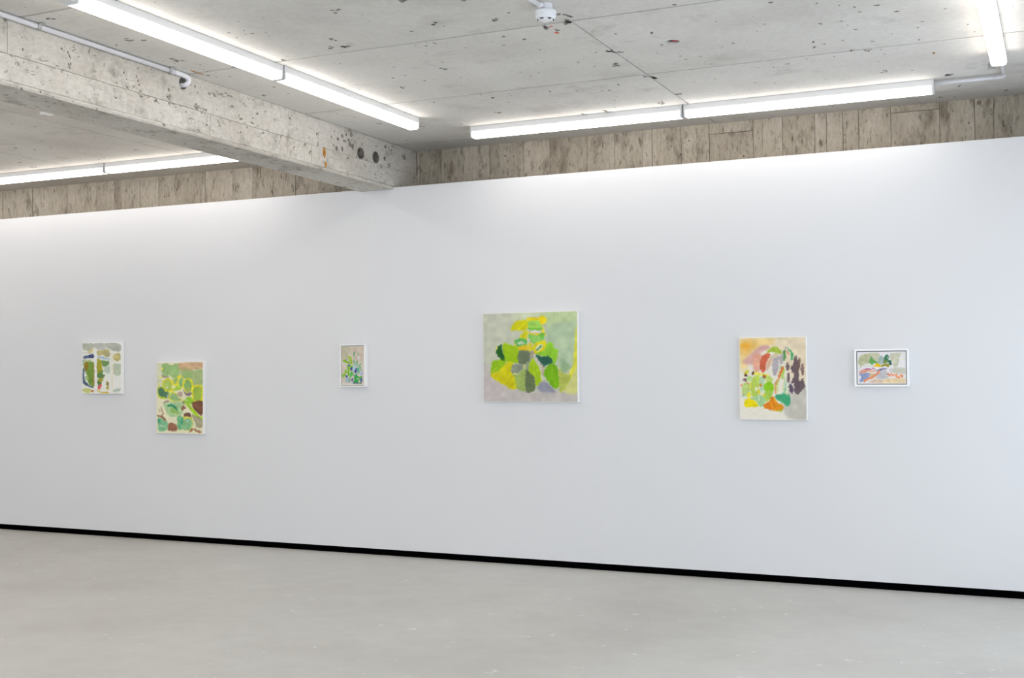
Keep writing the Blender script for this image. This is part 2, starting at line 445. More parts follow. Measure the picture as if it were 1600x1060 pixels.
for k, (px, py, ru, rv) in enumerate(CP):
    p = at(px, py, 2, HC)
    rv *= 1.9
    m = 1 if max(ru, rv) < 0.03 else 4
    rr = random.Random(k)
    for q in range(m):       # a broken patch is several chips
        dx, dy = (0, 0) if m == 1 else (rr.uniform(-1, 1) * ru * 0.8, rr.uniform(-1, 1) * rv * 0.6)
        f = 0.62 if m == 1 else 0.36
        blob(bm, (p[0] + dx, p[1] + dy, HC), (1, 0, 0), (0, 1, 0), ru * f, rv * f * 0.7, (0, 0, -1), 0.0012, k * 7 + q, 9)
rr = random.Random(99)
for k in range(260):
    x = rr.uniform(-4.6, 1.5) if k % 3 else rr.uniform(-9.5, -5.0); y = rr.uniform(-5.5, 0.3)
    s = rr.uniform(0.002, 0.006)
    blob(bm, (x, y, HC), (1, 0, 0), (0, 1, 0), s * rr.uniform(0.8, 2.2), s, (0, 0, -1), 0.0012, 5000 + k, 7)
o = link('surface_pit', mesh_from_bm('surface_pit', bm), MAT['pit']); o['kind'] = 'stuff'; o['_p'] = 1; adopt(ceil)
def mark(name, px, py, ru, rv, mat, seed, ang=0.0, thick=0.0016, parent=ceil):
    p = at(px, py, 2, HC); bm = bmesh.new()
    blob(bm, (0, 0, 0), (1, 0, 0), (0, 1, 0), ru, rv, (0, 0, -1), thick, seed, 14, ang, 0.25)
    o = link(name, mesh_from_bm(name, bm), mat, None, (p[0], p[1], HC)); o['_p'] = 1; adopt(parent); return o
mark('filler_patch', 73, 177.5, 0.045, 0.05, MAT['paint_blob'], 3, 0.2, 0.004)
mark('dark_void', 888.5, 34, 0.014, 0.03, MAT['pit_dark'], 4)
mark('orange_spot', 870, 51, 0.010, 0.014, MAT['orange'], 5)
mark('orange_spot', 861, 41, 0.009, 0.006, MAT['orange'], 6)
mark('orange_streak', 307, 113, 0.006, 0.07, MAT['rust'], 7)
mark('orange_streak', 1459, 83, 0.006, 0.02, MAT['rust'], 8)

# pits on the beam face
BP = [(535, 213, .012, .022), (528, 217, .014, .018), (541, 211, .008, .02), (545, 219, .012, .014), (538, 220, .014, .02), (547, 226, .014, .03), (551, 229, .014, .036), (526, 232, .012, .03),
      (535, 232, .01, .03), (549, 211, .012, .03), (602, 230, .012, .025), (601, 248, .012, .03), (632, 246, .014, .03), (612, 235, .006, .01), (437, 223, .01, .01), (442, 214, .02, .01),
      (215, 129, .014, .014), (217, 148, .014, .02), (180, 156, .014, .014), (228, 154, .02, .012), (263, 150, .016, .04), (35, 75, .008, .01), (140, 79, .006, .02), (116, 78, .006, .012),
      (24, 96, .006, .02), (47, 112, .02, .01), (70, 96, .025, .008), (92, 104, .03, .012), (61, 105, .014, .008), (178, 118, .008, .008), (378, 185, .012, .016), (361, 162, .02, .02),
      (375, 183, .01, .014), (395, 190, .014, .018), (383, 165, .008, .014), (330, 145, .03, .012), (343, 149, .04, .012), (353, 146, .02, .012), (278, 167, .03, .01), (305, 165, .02, .01), (318, 171, .02, .01),
      (109, 100, .008, .03), (107, 92, .006, .03), (495, 210, .006, .01), (518, 214, .006, .01), (64, 130, .01, .006), (160, 140, .012, .006), (570, 262, .01, .02), (590, 268, .012, .014), (608, 262, .008, .02)]
for nm_, sel, fy, fz, mt in (('surface_pit', BP[:14], 0.85, 0.55, MAT['pit']), ('surface_smudge', BP[14:], 0.9, 0.5, MAT['pit_soft'])):
    bm = bmesh.new()
    for k, (px, py, ry, rz_) in enumerate(sel):
        p = at(px, py, 0, BX1 + 0.002); rq = random.Random(k + 31)
        for q in range(1 if nm_ == 'surface_pit' else 4):
            dy, dz = (0, 0) if nm_ == 'surface_pit' else (rq.uniform(-1.3, 1.3) * ry, rq.uniform(-1.3, 1.3) * rz_)
            g_ = 1.0 if nm_ == 'surface_pit' else 0.45
            blob(bm, (BX1 + 0.0015, p[1] + dy, min(p[2] + dz, HC - 0.03)), (0, 1, 0), (0, 0, 1), ry * fy * g_, rz_ * fz * g_, (1, 0, 0), 0.0035, 900 + k * 5 + q, 10, 0.2)
    if nm_ == 'surface_pit':
        o = link(nm_, mesh_from_bm(nm_, bm), mt); o['kind'] = 'stuff'; o['_p'] = 1; adopt(bc)
rr = random.Random(17)
for k in range(60):
    y = rr.uniform(-5.0, 0.2); z = rr.uniform(BEAM_Z + 0.04, HC - 0.03); s = rr.uniform(0.0015, 0.005)
    blob(bm, (BX1 + 0.0015, y, z), (0, 1, 0), (0, 0, 1), s, s * rr.uniform(0.7, 1.6), (1, 0, 0), 0.0035, 1900 + k, 7)
o = link('surface_smudge', mesh_from_bm('surface_smudge', bm), MAT['pit_soft']); o['kind'] = 'stuff'; o['_p'] = 1; adopt(bc)
for q, (px, py, ry, rz_) in enumerate([(506, 239, .016, .036), (508, 257, .014, .018)]):
    p = at(px, py, 0, BX1); bm = bmesh.new()
    blob(bm, (0, 0, 0), (0, 1, 0), (0, 0, 1), ry, rz_, (1, 0, 0), 0.002, 60 + q, 16, 0, 0.25)
    o = link('rust_spot', mesh_from_bm('rust_spot', bm), MAT['rust'], None, (BX1 + 0.0045, p[1], p[2])); o['_p'] = 1
adopt(bc)

# remaining walls of the room (behind and beside the camera)
o = box('wall_left', (XL - 0.2, YN, 0), (XL, YB, HC), MAT['white_wall']); tag(o, kind='structure', label='white wall closing the left end of the room', cat='wall')
# unseen glazed front added behind the viewer for fill daylight, between plinth and lintel
NX0, NX1, NZ0, NZ1 = -13.0, 0.6, 0.06, 2.95
wn = box('wall_near', (XL, YN - 0.2, NZ1), (XR, YN, HC), MAT['white_wall']); tag(wn, kind='structure', label='white wall behind the viewer around the added glazing', cat='wall')
for lo, hi in (((XL, YN - 0.2, 0), (NX0, YN, NZ1)), ((NX1, YN - 0.2, 0), (XR, YN, NZ1)), ((NX0, YN - 0.2, 0), (NX1, YN, NZ0))):
    box('wall_section', lo, hi, MAT['white_wall'])['_p'] = 1
adopt(wn)
fill_win = empty('fill_window', ((NX0 + NX1) / 2, YN - 0.1, NZ0)); tag(fill_win, kind='structure', label='unseen glazed front added behind the viewer for fill daylight', cat='window')
nn = 7; nst = (NX1 - NX0) / nn
for k in range(nn + 1):
    x = NX0 + k * nst
    box('mullion', (x - 0.03, YN - 0.14, NZ0), (x + 0.03, YN - 0.06, NZ1), MAT['steel'])['_p'] = 1
for z in (NZ0 + 0.03, NZ1 - 0.03): box('window_rail', (NX0, YN - 0.135, z - 0.03), (NX1, YN - 0.065, z + 0.03), MAT['steel'])['_p'] = 1
for k in range(nn):
    box('pane', (NX0 + k * nst + 0.03, YN - 0.103, NZ0 + 0.06), (NX0 + (k + 1) * nst - 0.03, YN - 0.097, NZ1 - 0.06), MAT['glass'])['_p'] = 1
adopt(fill_win)
pl = bpy.data.lights.new('window_portal', 'AREA'); pl.shape = 'RECTANGLE'; pl.size = NX1 - NX0; pl.size_y = NZ1 - NZ0
pl.cycles.is_portal = True
po = bpy.data.objects.new('window_portal', pl); col.objects.link(po); po.location = ((NX0 + NX1) / 2, YN - 0.22, (NZ0 + NZ1) / 2); po.rotation_euler = (math.pi / 2, 0, 0)
WY0, WY1, WZ0, WZ1 = -6.9, -0.35, 0.06, 2.45
wrt = box('wall_right', (XR, WY1, 0), (XR + 0.2, YB, HC), MAT['white_wall']); tag(wrt, kind='structure', label='white wall around the window on the right', cat='wall')
for lo, hi in (((XR, YN, 0), (XR + 0.2, WY0, HC)), ((XR, WY0, WZ1), (XR + 0.2, WY1, HC)), ((XR, WY0, 0), (XR + 0.2, WY1, WZ0))):
    box('wall_section', lo, hi, MAT['white_wall'])['_p'] = 1
adopt(wrt)
win = empty('window_1', (XR + 0.1, (WY0 + WY1) / 2, WZ0)); tag(win, kind='structure', label='tall glazed window wall on the right', cat='window')
nm = 4; wst = (WY1 - WY0) / nm
for k in range(nm + 1):
    y = WY0 + k * wst
    box('mullion', (XR + 0.06, y - 0.03, WZ0), (XR + 0.14, y + 0.03, WZ1), MAT['steel'])['_p'] = 1
for z in (WZ0 + 0.03, WZ1 - 0.03): box('window_rail', (XR + 0.065, WY0, z - 0.03), (XR + 0.135, WY1, z + 0.03), MAT['steel'])['_p'] = 1
for k in range(nm):
    box('pane', (XR + 0.097, WY0 + k * wst + 0.03, WZ0 + 0.06), (XR + 0.103, WY0 + (k + 1) * wst - 0.03, WZ1 - 0.06), MAT['glass'])['_p'] = 1
adopt(win)
pl = bpy.data.lights.new('window_portal', 'AREA'); pl.shape = 'RECTANGLE'; pl.size = WZ1 - WZ0; pl.size_y = WY1 - WY0
pl.cycles.is_portal = True
po = bpy.data.objects.new('window_portal', pl); col.objects.link(po); po.location = (XR + 0.22, (WY0 + WY1) / 2, (WZ0 + WZ1) / 2); po.rotation_euler = (0, math.pi / 2, 0)

# ------------------------------------------------------------------ batten lights
BW, BH, BHOUSE, BLEN = 0.080, 0.081, 0.041, 1.570
def batten_meshes():
    bm = bmesh.new(); add_box(bm, (-BLEN / 2, -BW / 2 + 0.002, -BHOUSE), (BLEN / 2, BW / 2 - 0.002, 0), 0.003, 2); h_ = mesh_from_bm('housing', bm)
    h_.materials.append(MAT['housing'])
    # opal trough with rounded lower corners
    prof = [(-BW / 2, -BHOUSE)]; r = 0.014
    for k in range(5): a_ = math.pi + k / 4 * math.pi / 2; prof.append((-BW / 2 + r + r * math.cos(a_), -BH + r + r * math.sin(a_)))
    for k in range(5): a_ = 1.5 * math.pi + k / 4 * math.pi / 2; prof.append((BW / 2 - r + r * math.cos(a_), -BH + r + r * math.sin(a_)))
    prof.append((BW / 2, -BHOUSE))
    bm = bmesh.new(); l = BLEN / 2 - 0.012
    a_ = [bm.verts.new((-l, y, z)) for y, z in prof]; b_ = [bm.verts.new((l, y, z)) for y, z in prof]
    for k in range(len(prof)):
        j = (k + 1) % len(prof); bm.faces.new((a_[k], a_[j], b_[j], b_[k]))
    bm.faces.new(a_[::-1]); bm.faces.new(b_); d_ = mesh_from_bm('diffuser', bm); d_.materials.append(MAT['diffuser'])
    bm = bmesh.new()
    pr2 = [(y * 1.03, z * 1.015) for y, z in prof]; pr2 = [(-BW / 2 * 1.03, 0)] + pr2 + [(BW / 2 * 1.03, 0)]
    a_ = [bm.verts.new((-0.006, y, z)) for y, z in pr2]; b_ = [bm.verts.new((0.006, y, z)) for y, z in pr2]
    for k in range(len(pr2)):
        j = (k + 1) % len(pr2); bm.faces.new((a_[k], a_[j], b_[j], b_[k]))
    bm.faces.new(a_[::-1]); bm.faces.new(b_); e_ = mesh_from_bm('end_cap', bm); e_.materials.append(MAT['housing'])
    return h_, d_, e_
HM, DM, EM = batten_meshes()
def batten(x, y, rz, label, group):
    r = empty('batten_light', (x, y, HC), rz); tag(r, label, 'light', group)
    link('housing', HM, None, r); link('diffuser', DM, None, r)
    for s in (-1, 1): link('end_cap', EM, None, r, (s * (BLEN / 2 - 0.006), 0, 0))
    return r
XB = -4.365 * S; H_ = math.pi / 2
L2 = BLEN / 2
far = -0.785 * S; stp = BLEN + 0.012
g = 'batten lights along the beam'
batten(XB, far - L2, H_, 'white lit batten light beside the concrete beam, end nearest the display wall', g)
bl = batten(XB - 0.003, far - L2 - stp, H_, 'long white lit batten light beside the concrete beam, cut by the top edge', g)
bm = bmesh.new(); add_box(bm, (-L2 - 0.13, -BW / 2 + 0.004, -BH + 0.004), (-L2 - 0.0005, BW / 2 - 0.004, 0), 0.004, 2); link('connector_box', mesh_from_bm('connector_box', bm), MAT['housing'], bl)
YR = -0.297 * S
g = 'batten lights along the display wall'
batten(-4.122 * S + L2, YR, 0, 'white lit batten light above the display wall, the one starting near the beam', g)
batten(-4.122 * S + L2 + stp, YR, 0, 'white lit batten light above the display wall, joined to the conduit on its right', g)
YLf = -0.340 * S
g = 'batten lights in the bay left of the beam'
batten(-7.772 * S + L2 + 0.006, YLf, 0, 'white lit batten light partly hidden by the beam, in the left bay', g)
batten(-7.772 * S + L2 + 0.006 - stp, YLf, 0, 'white lit batten light cut by the left edge of the photo', g)
XRt = -0.327 * S
g = 'batten lights right of the conduit'
r0 = -0.865 * S
batten(XRt, r0 - L2, H_, 'white lit batten light at the top right corner, end-on to the display wall', g)
# lamps added outside the frame to brighten the room; some continue visible rows
g = 'batten lights added outside the picture'
lab = 'white batten light added to brighten the room, outside the picture'
for k in (1, 2, 3, 4): batten(XRt, r0 - L2 - k * stp, H_, lab, g)
for k in (2, 3, 4, 5): batten(XB, far - L2 - k * stp - 0.16, H_, lab, g)
for k in range(4): batten(-2.2, -3.9 - L2 - k * stp, H_, lab, g)
for xx, ys_ in ((-7.6, -2.6), (-9.35, -0.75), (-11.2, -0.75), (-13.2, -0.75)):
    for k in range(5): batten(xx, ys_ - L2 - k * stp, H_, lab, g)
for k in (2, 3, 4): batten(-7.772 * S + L2 + 0.006 - k * stp, YLf, 0, lab, g)
XA = BX0 - (XB - BX1) - 0.05
for k in range(4): batten(XA, far - L2 - k * stp, H_, lab, g)

# ------------------------------------------------------------------ conduits
def saddle(parent, p, axis, r, mat):
    """a two-screw pipe clip round a pipe that runs along axis under the ceiling"""
    bm = bmesh.new(); w = 0.011; n = 16
    A = Vector((1, 0, 0)) if axis == 'x' else Vector((0, 1, 0)); B = Vector((0, 1, 0)) if axis == 'x' else Vector((1, 0, 0))
    P = Vector(p); rings = []
    for k in range(n + 1):
        a_ = -math.pi * 0.1 + k / n * math.pi * 1.2 + math.pi
        q = []
        for rr_, ww in ((r + 0.0005, -w), (r + 0.0025, -w), (r + 0.0025, w), (r + 0.0005, w)):
            q.append(bm.verts.new(P + B * (rr_ * math.cos(a_)) + Vector((0, 0, 1)) * (rr_ * math.sin(a_)) + A * ww))
        rings.append(q)
    for a_, b_ in zip(rings, rings[1:]):
        for i in range(4): bm.faces.new((a_[i], a_[(i + 1) % 4], b_[(i + 1) % 4], b_[i]))
    bm.faces.new(rings[0]); bm.faces.new(rings[-1][::-1])
    top = HC - P.z - 0.0018
    sgn = 1
    lo = P + B * (sgn * (r + 0.001)) - A * w + Vector((0, 0, top - 0.003)); hi = P + B * (sgn * (r + 0.026)) + A * w + Vector((0, 0, top))
    add_box(bm, [min(lo[i], hi[i]) for i in range(3)], [max(lo[i], hi[i]) for i in range(3)])
    lo = P + B * (sgn * (r + 0.0005)) - A * w + Vector((0, 0, 0)); hi = P + B * (sgn * (r + 0.003)) + A * w + Vector((0, 0, top))
    add_box(bm, [min(lo[i], hi[i]) for i in range(3)], [max(lo[i], hi[i]) for i in range(3)])
    o = link('pipe_clip', mesh_from_bm('pipe_clip', bm), mat, parent); return o

R1 = 0.0135
px_ = BX1 + R1 + 0.0075; pz_ = HC - R1 - 0.003
root = empty('conduit_pipe', (0, 0, 0)); tag(root, 'white conduit pipe along the top of the beam, bending into a hole', 'pipe')
hy, hz = holes[2][1], holes[2][2]
tube('pipe_run', [(px_, -9.5, pz_), (px_, -6, pz_), (px_, hy - 0.10, pz_)], R1, MAT['pvc'], root)
el = spline([(px_, hy - 0.10, pz_), (px_ + 0.001, hy - 0.03, pz_ - 0.001), (px_ + 0.003, hy + 0.012, pz_ - 0.008), (px_ - 0.002, hy + 0.027, pz_ - 0.028),
             (px_ - 0.02, hy + 0.014, hz - 0.006), (px_ - 0.06, hy + 0.006, hz - 0.007), (px_ - 0.14, hy + 0.005, hz - 0.007)], 8)
tube('elbow', el, R1 + 0.001, MAT['pvc'], root)
for p in ((60, 40), (265, 110)):
    q = at(p[0], p[1], 0, px_); saddle(root, (px_, q[1], pz_), 'y', R1 + 0.0005, MAT['zinc'])

R2 = 0.0105
zc = HC - 0.022; xe = -4.122 * S + 2 * BLEN + 0.012
xc = at(1568, 115, 2, zc)[0]
root = empty('conduit_pipe', (0, 0, 0)); tag(root, 'white conduit pipe linking two batten lights at right, with a corner', 'pipe')
ang = [(xc - 0.035 + 0.035 * math.sin(t), YR - 0.035 + 0.035 * math.cos(t), zc) for t in [i / 8 * math.pi / 2 for i in range(9)]]
tube('pipe_run', [(xe, YR, zc), ((xe + xc) / 2, YR, zc), (xc - 0.035, YR, zc)], R2, MAT['pvc'], root)
tube('elbow', [(xc - 0.06, YR, zc)] + ang + [(xc, YR - 0.06, zc)], R2 + 0.0015, MAT['pvc'], root)
tube('pipe_run', [(xc, YR - 0.035, zc), (xc, (YR + r0) / 2, zc), (xc, r0, zc)], R2, MAT['pvc'], root)
# fixing bracket of the batten end
br = empty('mounting_bracket', (xc - 0.055, (YR + r0) / 2, HC)); tag(br, 'small zinc bracket on the ceiling beside the conduit corner', 'bracket')
bm = bmesh.new(); add_box(bm, (-0.022, -0.02, -0.004), (0.022, 0.024, 0)); link('plate', mesh_from_bm('plate', bm), MAT['zinc'], br)
bm = bmesh.new(); add_box(bm, (-0.022, 0.018, -0.026), (0.022, 0.024, -0.004)); link('flange', mesh_from_bm('flange', bm), MAT['zinc'], br)

# ------------------------------------------------------------------ smoke detector
zj = HC - 0.045
sc = at(852.5, 21.3, 2, zj)
sd = empty('smoke_detector', (sc[0], sc[1], HC)); tag(sd, 'round white smoke detector on the ceiling with a conduit box', 'detector')
lathe('conduit_box', [(0, 0), (0.033, 0), (0.033, -0.03), (0.031, -0.033), (0, -0.033)], MAT['pvc'], sd, 36)
lathe('mounting_base', [(0, -0.033), (0.050, -0.033), (0.052, -0.036), (0.052, -0.047), (0, -0.047)], MAT['detector'], sd, 48)
hd = lathe('sensor_head', [(0, -0.047), (0.049, -0.047), (0.049, -0.062), (0.044, -0.071), (0.030, -0.079), (0.014, -0.082), (0, -0.082)], MAT['detector'], sd, 48)
for k in range(6):
    a_ = 2 * math.pi * k / 6 + math.radians(-36.6)
    bm = bmesh.new(); add_box(bm, (-0.0012, -0.009, -0.0030), (0.0014, 0.009, 0.0030))
    vs = link('vent_slot', mesh_from_bm('vent_slot', bm), MAT['pit_dark'], hd, (0.0372 * math.cos(a_), 0.0372 * math.sin(a_), -0.0752)); vs.rotation_euler = (0, 1.03, a_)
bm = bmesh.new(); bmesh.ops.create_icosphere(bm, subdivisions=1, radius=0.002)
link('indicator', mesh_from_bm('indicator', bm), MAT['pit_dark'], hd, (0.028, -0.018, -0.0785))
root = empty('conduit_pipe', (0, 0, 0)); tag(root, 'short white conduit pipe running into the smoke detector box', 'pipe')
zc2 = HC - 0.016
pa = at(830, 0, 2, zc2); pb = Vector((sc[0], sc[1], zc2)); dv = (Vector(pa) - pb).normalized()
tube('pipe_run', [pb + dv * 0.034, pb + dv * 0.5, pb + dv * 3.0], 0.0105, MAT['pvc'], root)
tube('socket', [pb + dv * 0.0335, pb + dv * 0.05, pb + dv * 0.065], 0.0135, MAT['pvc'], root)
#PAINTINGS
# ------------------------------------------------------------------ paintings
def vnoise(x, y, seed):
    xi, yi = np.floor(x).astype(np.int64), np.floor(y).astype(np.int64); fx, fy = x - xi, y - yi
    fx = fx * fx * (3 - 2 * fx); fy = fy * fy * (3 - 2 * fy)
    def hsh(a_, b_):
        n = (a_ * 374761393 + b_ * 668265263 + seed * 974634777) & 0x7fffffff
        n = ((n ^ (n >> 13)) * 1274126177) & 0x7fffffff
        return ((n ^ (n >> 16)) & 0xffff) / 65535.0
    return (hsh(xi, yi) * (1 - fx) + hsh(xi + 1, yi) * fx) * (1 - fy) + (hsh(xi, yi + 1) * (1 - fx) + hsh(xi + 1, yi + 1) * fx) * fy

def smooth_poly(pts, n=4):
    p = np.array(pts, float); m = len(p); out = []
    for i in range(m):
        p0, p1, p2, p3 = p[i - 1], p[i], p[(i + 1) % m], p[(i + 2) % m]
        for k in range(n):
            t = k / n
            out.append(0.5 * (2 * p1 + (p2 - p0) * t + (2 * p0 - 5 * p1 + 4 * p2 - p3) * t * t + (3 * p1 - p0 - 3 * p2 + p3) * t ** 3))
    return np.array(out)

def sdist(X, Y, poly):
    inside = np.zeros(X.shape, bool); d2 = np.full(X.shape, 1e12)
    for (ax, ay), (bx, by) in zip(poly, np.roll(poly, -1, axis=0)):
        ex, ey = bx - ax, by - ay; L_ = ex * ex + ey * ey + 1e-9
        t = np.clip(((X - ax) * ex + (Y - ay) * ey) / L_, 0, 1)
        d2 = np.minimum(d2, (X - ax - t * ex) ** 2 + (Y - ay - t * ey) ** 2)
        c = ((ay > Y) != (by > Y)) & (X < (bx - ax) * (Y - ay) / (by - ay + 1e-12) + ax)
        inside ^= c
    d = np.sqrt(d2); return np.where(inside, -d, d)

def ellipse(cx, cy, rx, ry, ang=0, n=10):
    a_ = math.radians(ang); out = []
    for k in range(n):
        t = 2 * math.pi * k / n; x_, y_ = rx * math.cos(t), ry * math.sin(t)
        out.append((cx + x_ * math.cos(a_) - y_ * math.sin(a_), cy + x_ * math.sin(a_) + y_ * math.cos(a_)))
    return out

def stroke(pts, w):
    """a brush stroke as an outline polygon"""
    p = np.array(pts, float); l, r = [], []
    for i in range(len(p)):
        t = p[min(i + 1, len(p) - 1)] - p[max(i - 1, 0)]; t /= np.linalg.norm(t) + 1e-9; n_ = np.array([-t[1], t[0]])
        ww = w * (0.7 if i in (0, len(p) - 1) else 1.0) / 2
        l.append(tuple(p[i] + n_ * ww)); r.append(tuple(p[i] - n_ * ww))
    return l + r[::-1]

def paint_colours(X, Y, bgc, shapes, unit, seed):
    """X, Y are canvas coordinates; every shape is (outline, colour[, softness[, opacity]])"""
    wx = (vnoise(X / unit / 0.8, Y / unit / 0.8, seed) - 0.5) * unit * 0.9 + (vnoise(X / unit / 0.3, Y / unit / 0.3, seed + 1) - 0.5) * unit * 0.5
    wy = (vnoise(X / unit / 0.8, Y / unit / 0.8, seed + 2) - 0.5) * unit * 0.9 + (vnoise(X / unit / 0.3, Y / unit / 0.3, seed + 3) - 0.5) * unit * 0.5
    C = np.empty(X.shape + (3,)); C[:] = bgc
    C *= (1 + (vnoise(X / unit / 3, Y / unit / 2, seed + 9)[..., None] - 0.5) * 0.03)
    for k, s in enumerate(shapes):
        pts, c = s[0], np.array(s[1], float)
        soft = s[2] if len(s) > 2 else 0.35; op = s[3] if len(s) > 3 else 1.0
        d = sdist(X + wx, Y + wy, smooth_poly(pts))
        a_ = np.clip(0.5 - d / (2 * soft * unit), 0, 1) * op
        ang = 0.7 + k * 1.3; u = X * math.cos(ang) + Y * math.sin(ang); v = -X * math.sin(ang) + Y * math.cos(ang)
        tex = (vnoise(u / unit / 3.5, v / unit / 0.8, seed + k * 5) - 0.5) * (0.10 if soft < 0.7 else 0.03) + (vnoise(X / unit / 3, Y / unit / 3, seed + 40 + k) - 0.5) * 0.10
        cc = np.clip(c[None, None, :] * (1 + tex[..., None]), 0, 255)
        C = C * (1 - a_[..., None]) + cc * a_[..., None]
    return np.clip(C, 0, 255)

def paint_mat():
    m, nt, b = new_mat('oil_paint'); N = nt.nodes; L = nt.links
    at_ = N.new('ShaderNodeAttribute'); at_.attribute_name = 'paint'
    L.new(at_.outputs['Color'], b.inputs['Base Color']); b.inputs['Roughness'].default_value = 0.6
    b.inputs['Specular IOR Level'].default_value = 0.25
    tc = N.new('ShaderNodeTexCoord'); nz = N.new('ShaderNodeTexNoise'); nz.inputs['Scale'].default_value = 120
    L.new(tc.outputs['Object'], nz.inputs['Vector'])
    bp = N.new('ShaderNodeBump'); bp.inputs['Strength'].default_value = 0.15; bp.inputs['Distance'].default_value = 0.002
    L.new(nz.outputs['Fac'], bp.inputs['Height']); L.new(bp.outputs['Normal'], b.inputs['Normal'])
    return m
MAT['paint'] = paint_mat()

def painted_surface(w, h, zq, bgc, shapes, unit, seed, parent, y, res):
    nx = max(40, int(res * w / max(w, h))); ny = max(40, int(res * h / max(w, h)))
    U, V = np.meshgrid(np.linspace(0, 1, nx), np.linspace(0, 1, ny))     # V runs downwards
    TL, TR, BR, BL = [np.array(q, float) for q in zq]
    def blend(i): return TL[i] * (1 - U) * (1 - V) + TR[i] * U * (1 - V) + BR[i] * U * V + BL[i] * (1 - U) * V
    C = paint_colours(blend(0), blend(1), bgc, shapes, unit, seed) / 255.0
    C = np.where(C <= 0.04045, C / 12.92, ((C + 0.055) / 1.055) ** 2.4)
    C = np.minimum(C * 1.08, 0.93)
    verts = np.stack([(U - 0.5) * w, np.full(U.shape, y), (0.5 - V) * h], -1).reshape(-1, 3)
    idx = np.arange(nx * ny).reshape(ny, nx)
    faces = np.stack([idx[1:, :-1], idx[1:, 1:], idx[:-1, 1:], idx[:-1, :-1]], -1).reshape(-1, 4)
    me = bpy.data.meshes.new('painted_surface'); me.from_pydata(verts.tolist(), [], faces.tolist())
    ca = me.color_attributes.new('paint', 'FLOAT_COLOR', 'POINT')
    ca.data.foreach_set('color', np.concatenate([C.reshape(-1, 3), np.ones((nx * ny, 1))], 1).astype(np.float32).ravel())
    return link('painted_surface', me, MAT['paint'], parent)

def place(quad, depth):
    P_ = [at(q[0], q[1], 1, -depth) for q in quad]
    x0 = (P_[0][0] + P_[3][0]) / 2; x1 = (P_[1][0] + P_[2][0]) / 2; z1 = (P_[0][2] + P_[1][2]) / 2; z0 = (P_[2][2] + P_[3][2]) / 2
    return (x0 + x1) / 2, (z0 + z1) / 2, x1 - x0, z1 - z0

def canvas(name, label, quad, zq, bgc, shapes, unit, seed, depth=0.036, res=170):
    cx, cz, w, h = place(quad, depth)
    r = empty(name, (cx, 0, cz)); tag(r, label, 'painting', 'paintings on the display wall')
    bm = bmesh.new(); add_box(bm, (-w / 2, -depth, -h / 2), (w / 2, 0, h / 2), 0.003, 2)
    link('stretched_canvas', mesh_from_bm('stretched_canvas', bm), MAT['canvas'], r)
    painted_surface(w - 0.006, h - 0.006, zq, bgc, shapes, unit, seed, r, -depth - 0.0006, res)
    return r

def framed(name, label, quad, zq, bgc, shapes, unit, seed, rim, gap, depth=0.045, res=150):
    """float-framed: quad is the outline of the inner canvas, rim the width of the frame moulding"""
    cx, cz, w, h = place(quad, depth - 0.006)
    r = empty(name, (cx, 0, cz)); tag(r, label, 'painting', 'paintings on the display wall')
    bm = bmesh.new(); add_box(bm, (-w / 2 - gap, -0.02, -h / 2 - gap), (w / 2 + gap, 0, h / 2 + gap)); link('backing_board', mesh_from_bm('backing_board', bm), MAT['frame_gap'], r)
    bm = bmesh.new(); add_box(bm, (-w / 2, -depth + 0.006, -h / 2), (w / 2, -0.02, h / 2), 0.0015, 1); link('stretched_canvas', mesh_from_bm('stretched_canvas', bm), MAT['canvas'], r)
    painted_surface(w - 0.003, h - 0.003, zq, bgc, shapes, unit, seed, r, -depth + 0.0054, res)
    ow, oh = w / 2 + gap + rim, h / 2 + gap + rim
    for lo, hi in (((-ow, -depth, oh - rim), (ow, 0, oh)), ((-ow, -depth, -oh), (ow, 0, -oh + rim)), ((-ow, -depth, -oh + rim), (-ow + rim, 0, oh - rim)), ((ow - rim, -depth, -oh + rim), (ow, 0, oh - rim))):
        bm = bmesh.new(); add_box(bm, lo, hi, 0.0008, 1); link('frame_rail', mesh_from_bm('frame_rail', bm), MAT['frame'], r)
    return r

E_, K_ = ellipse, stroke
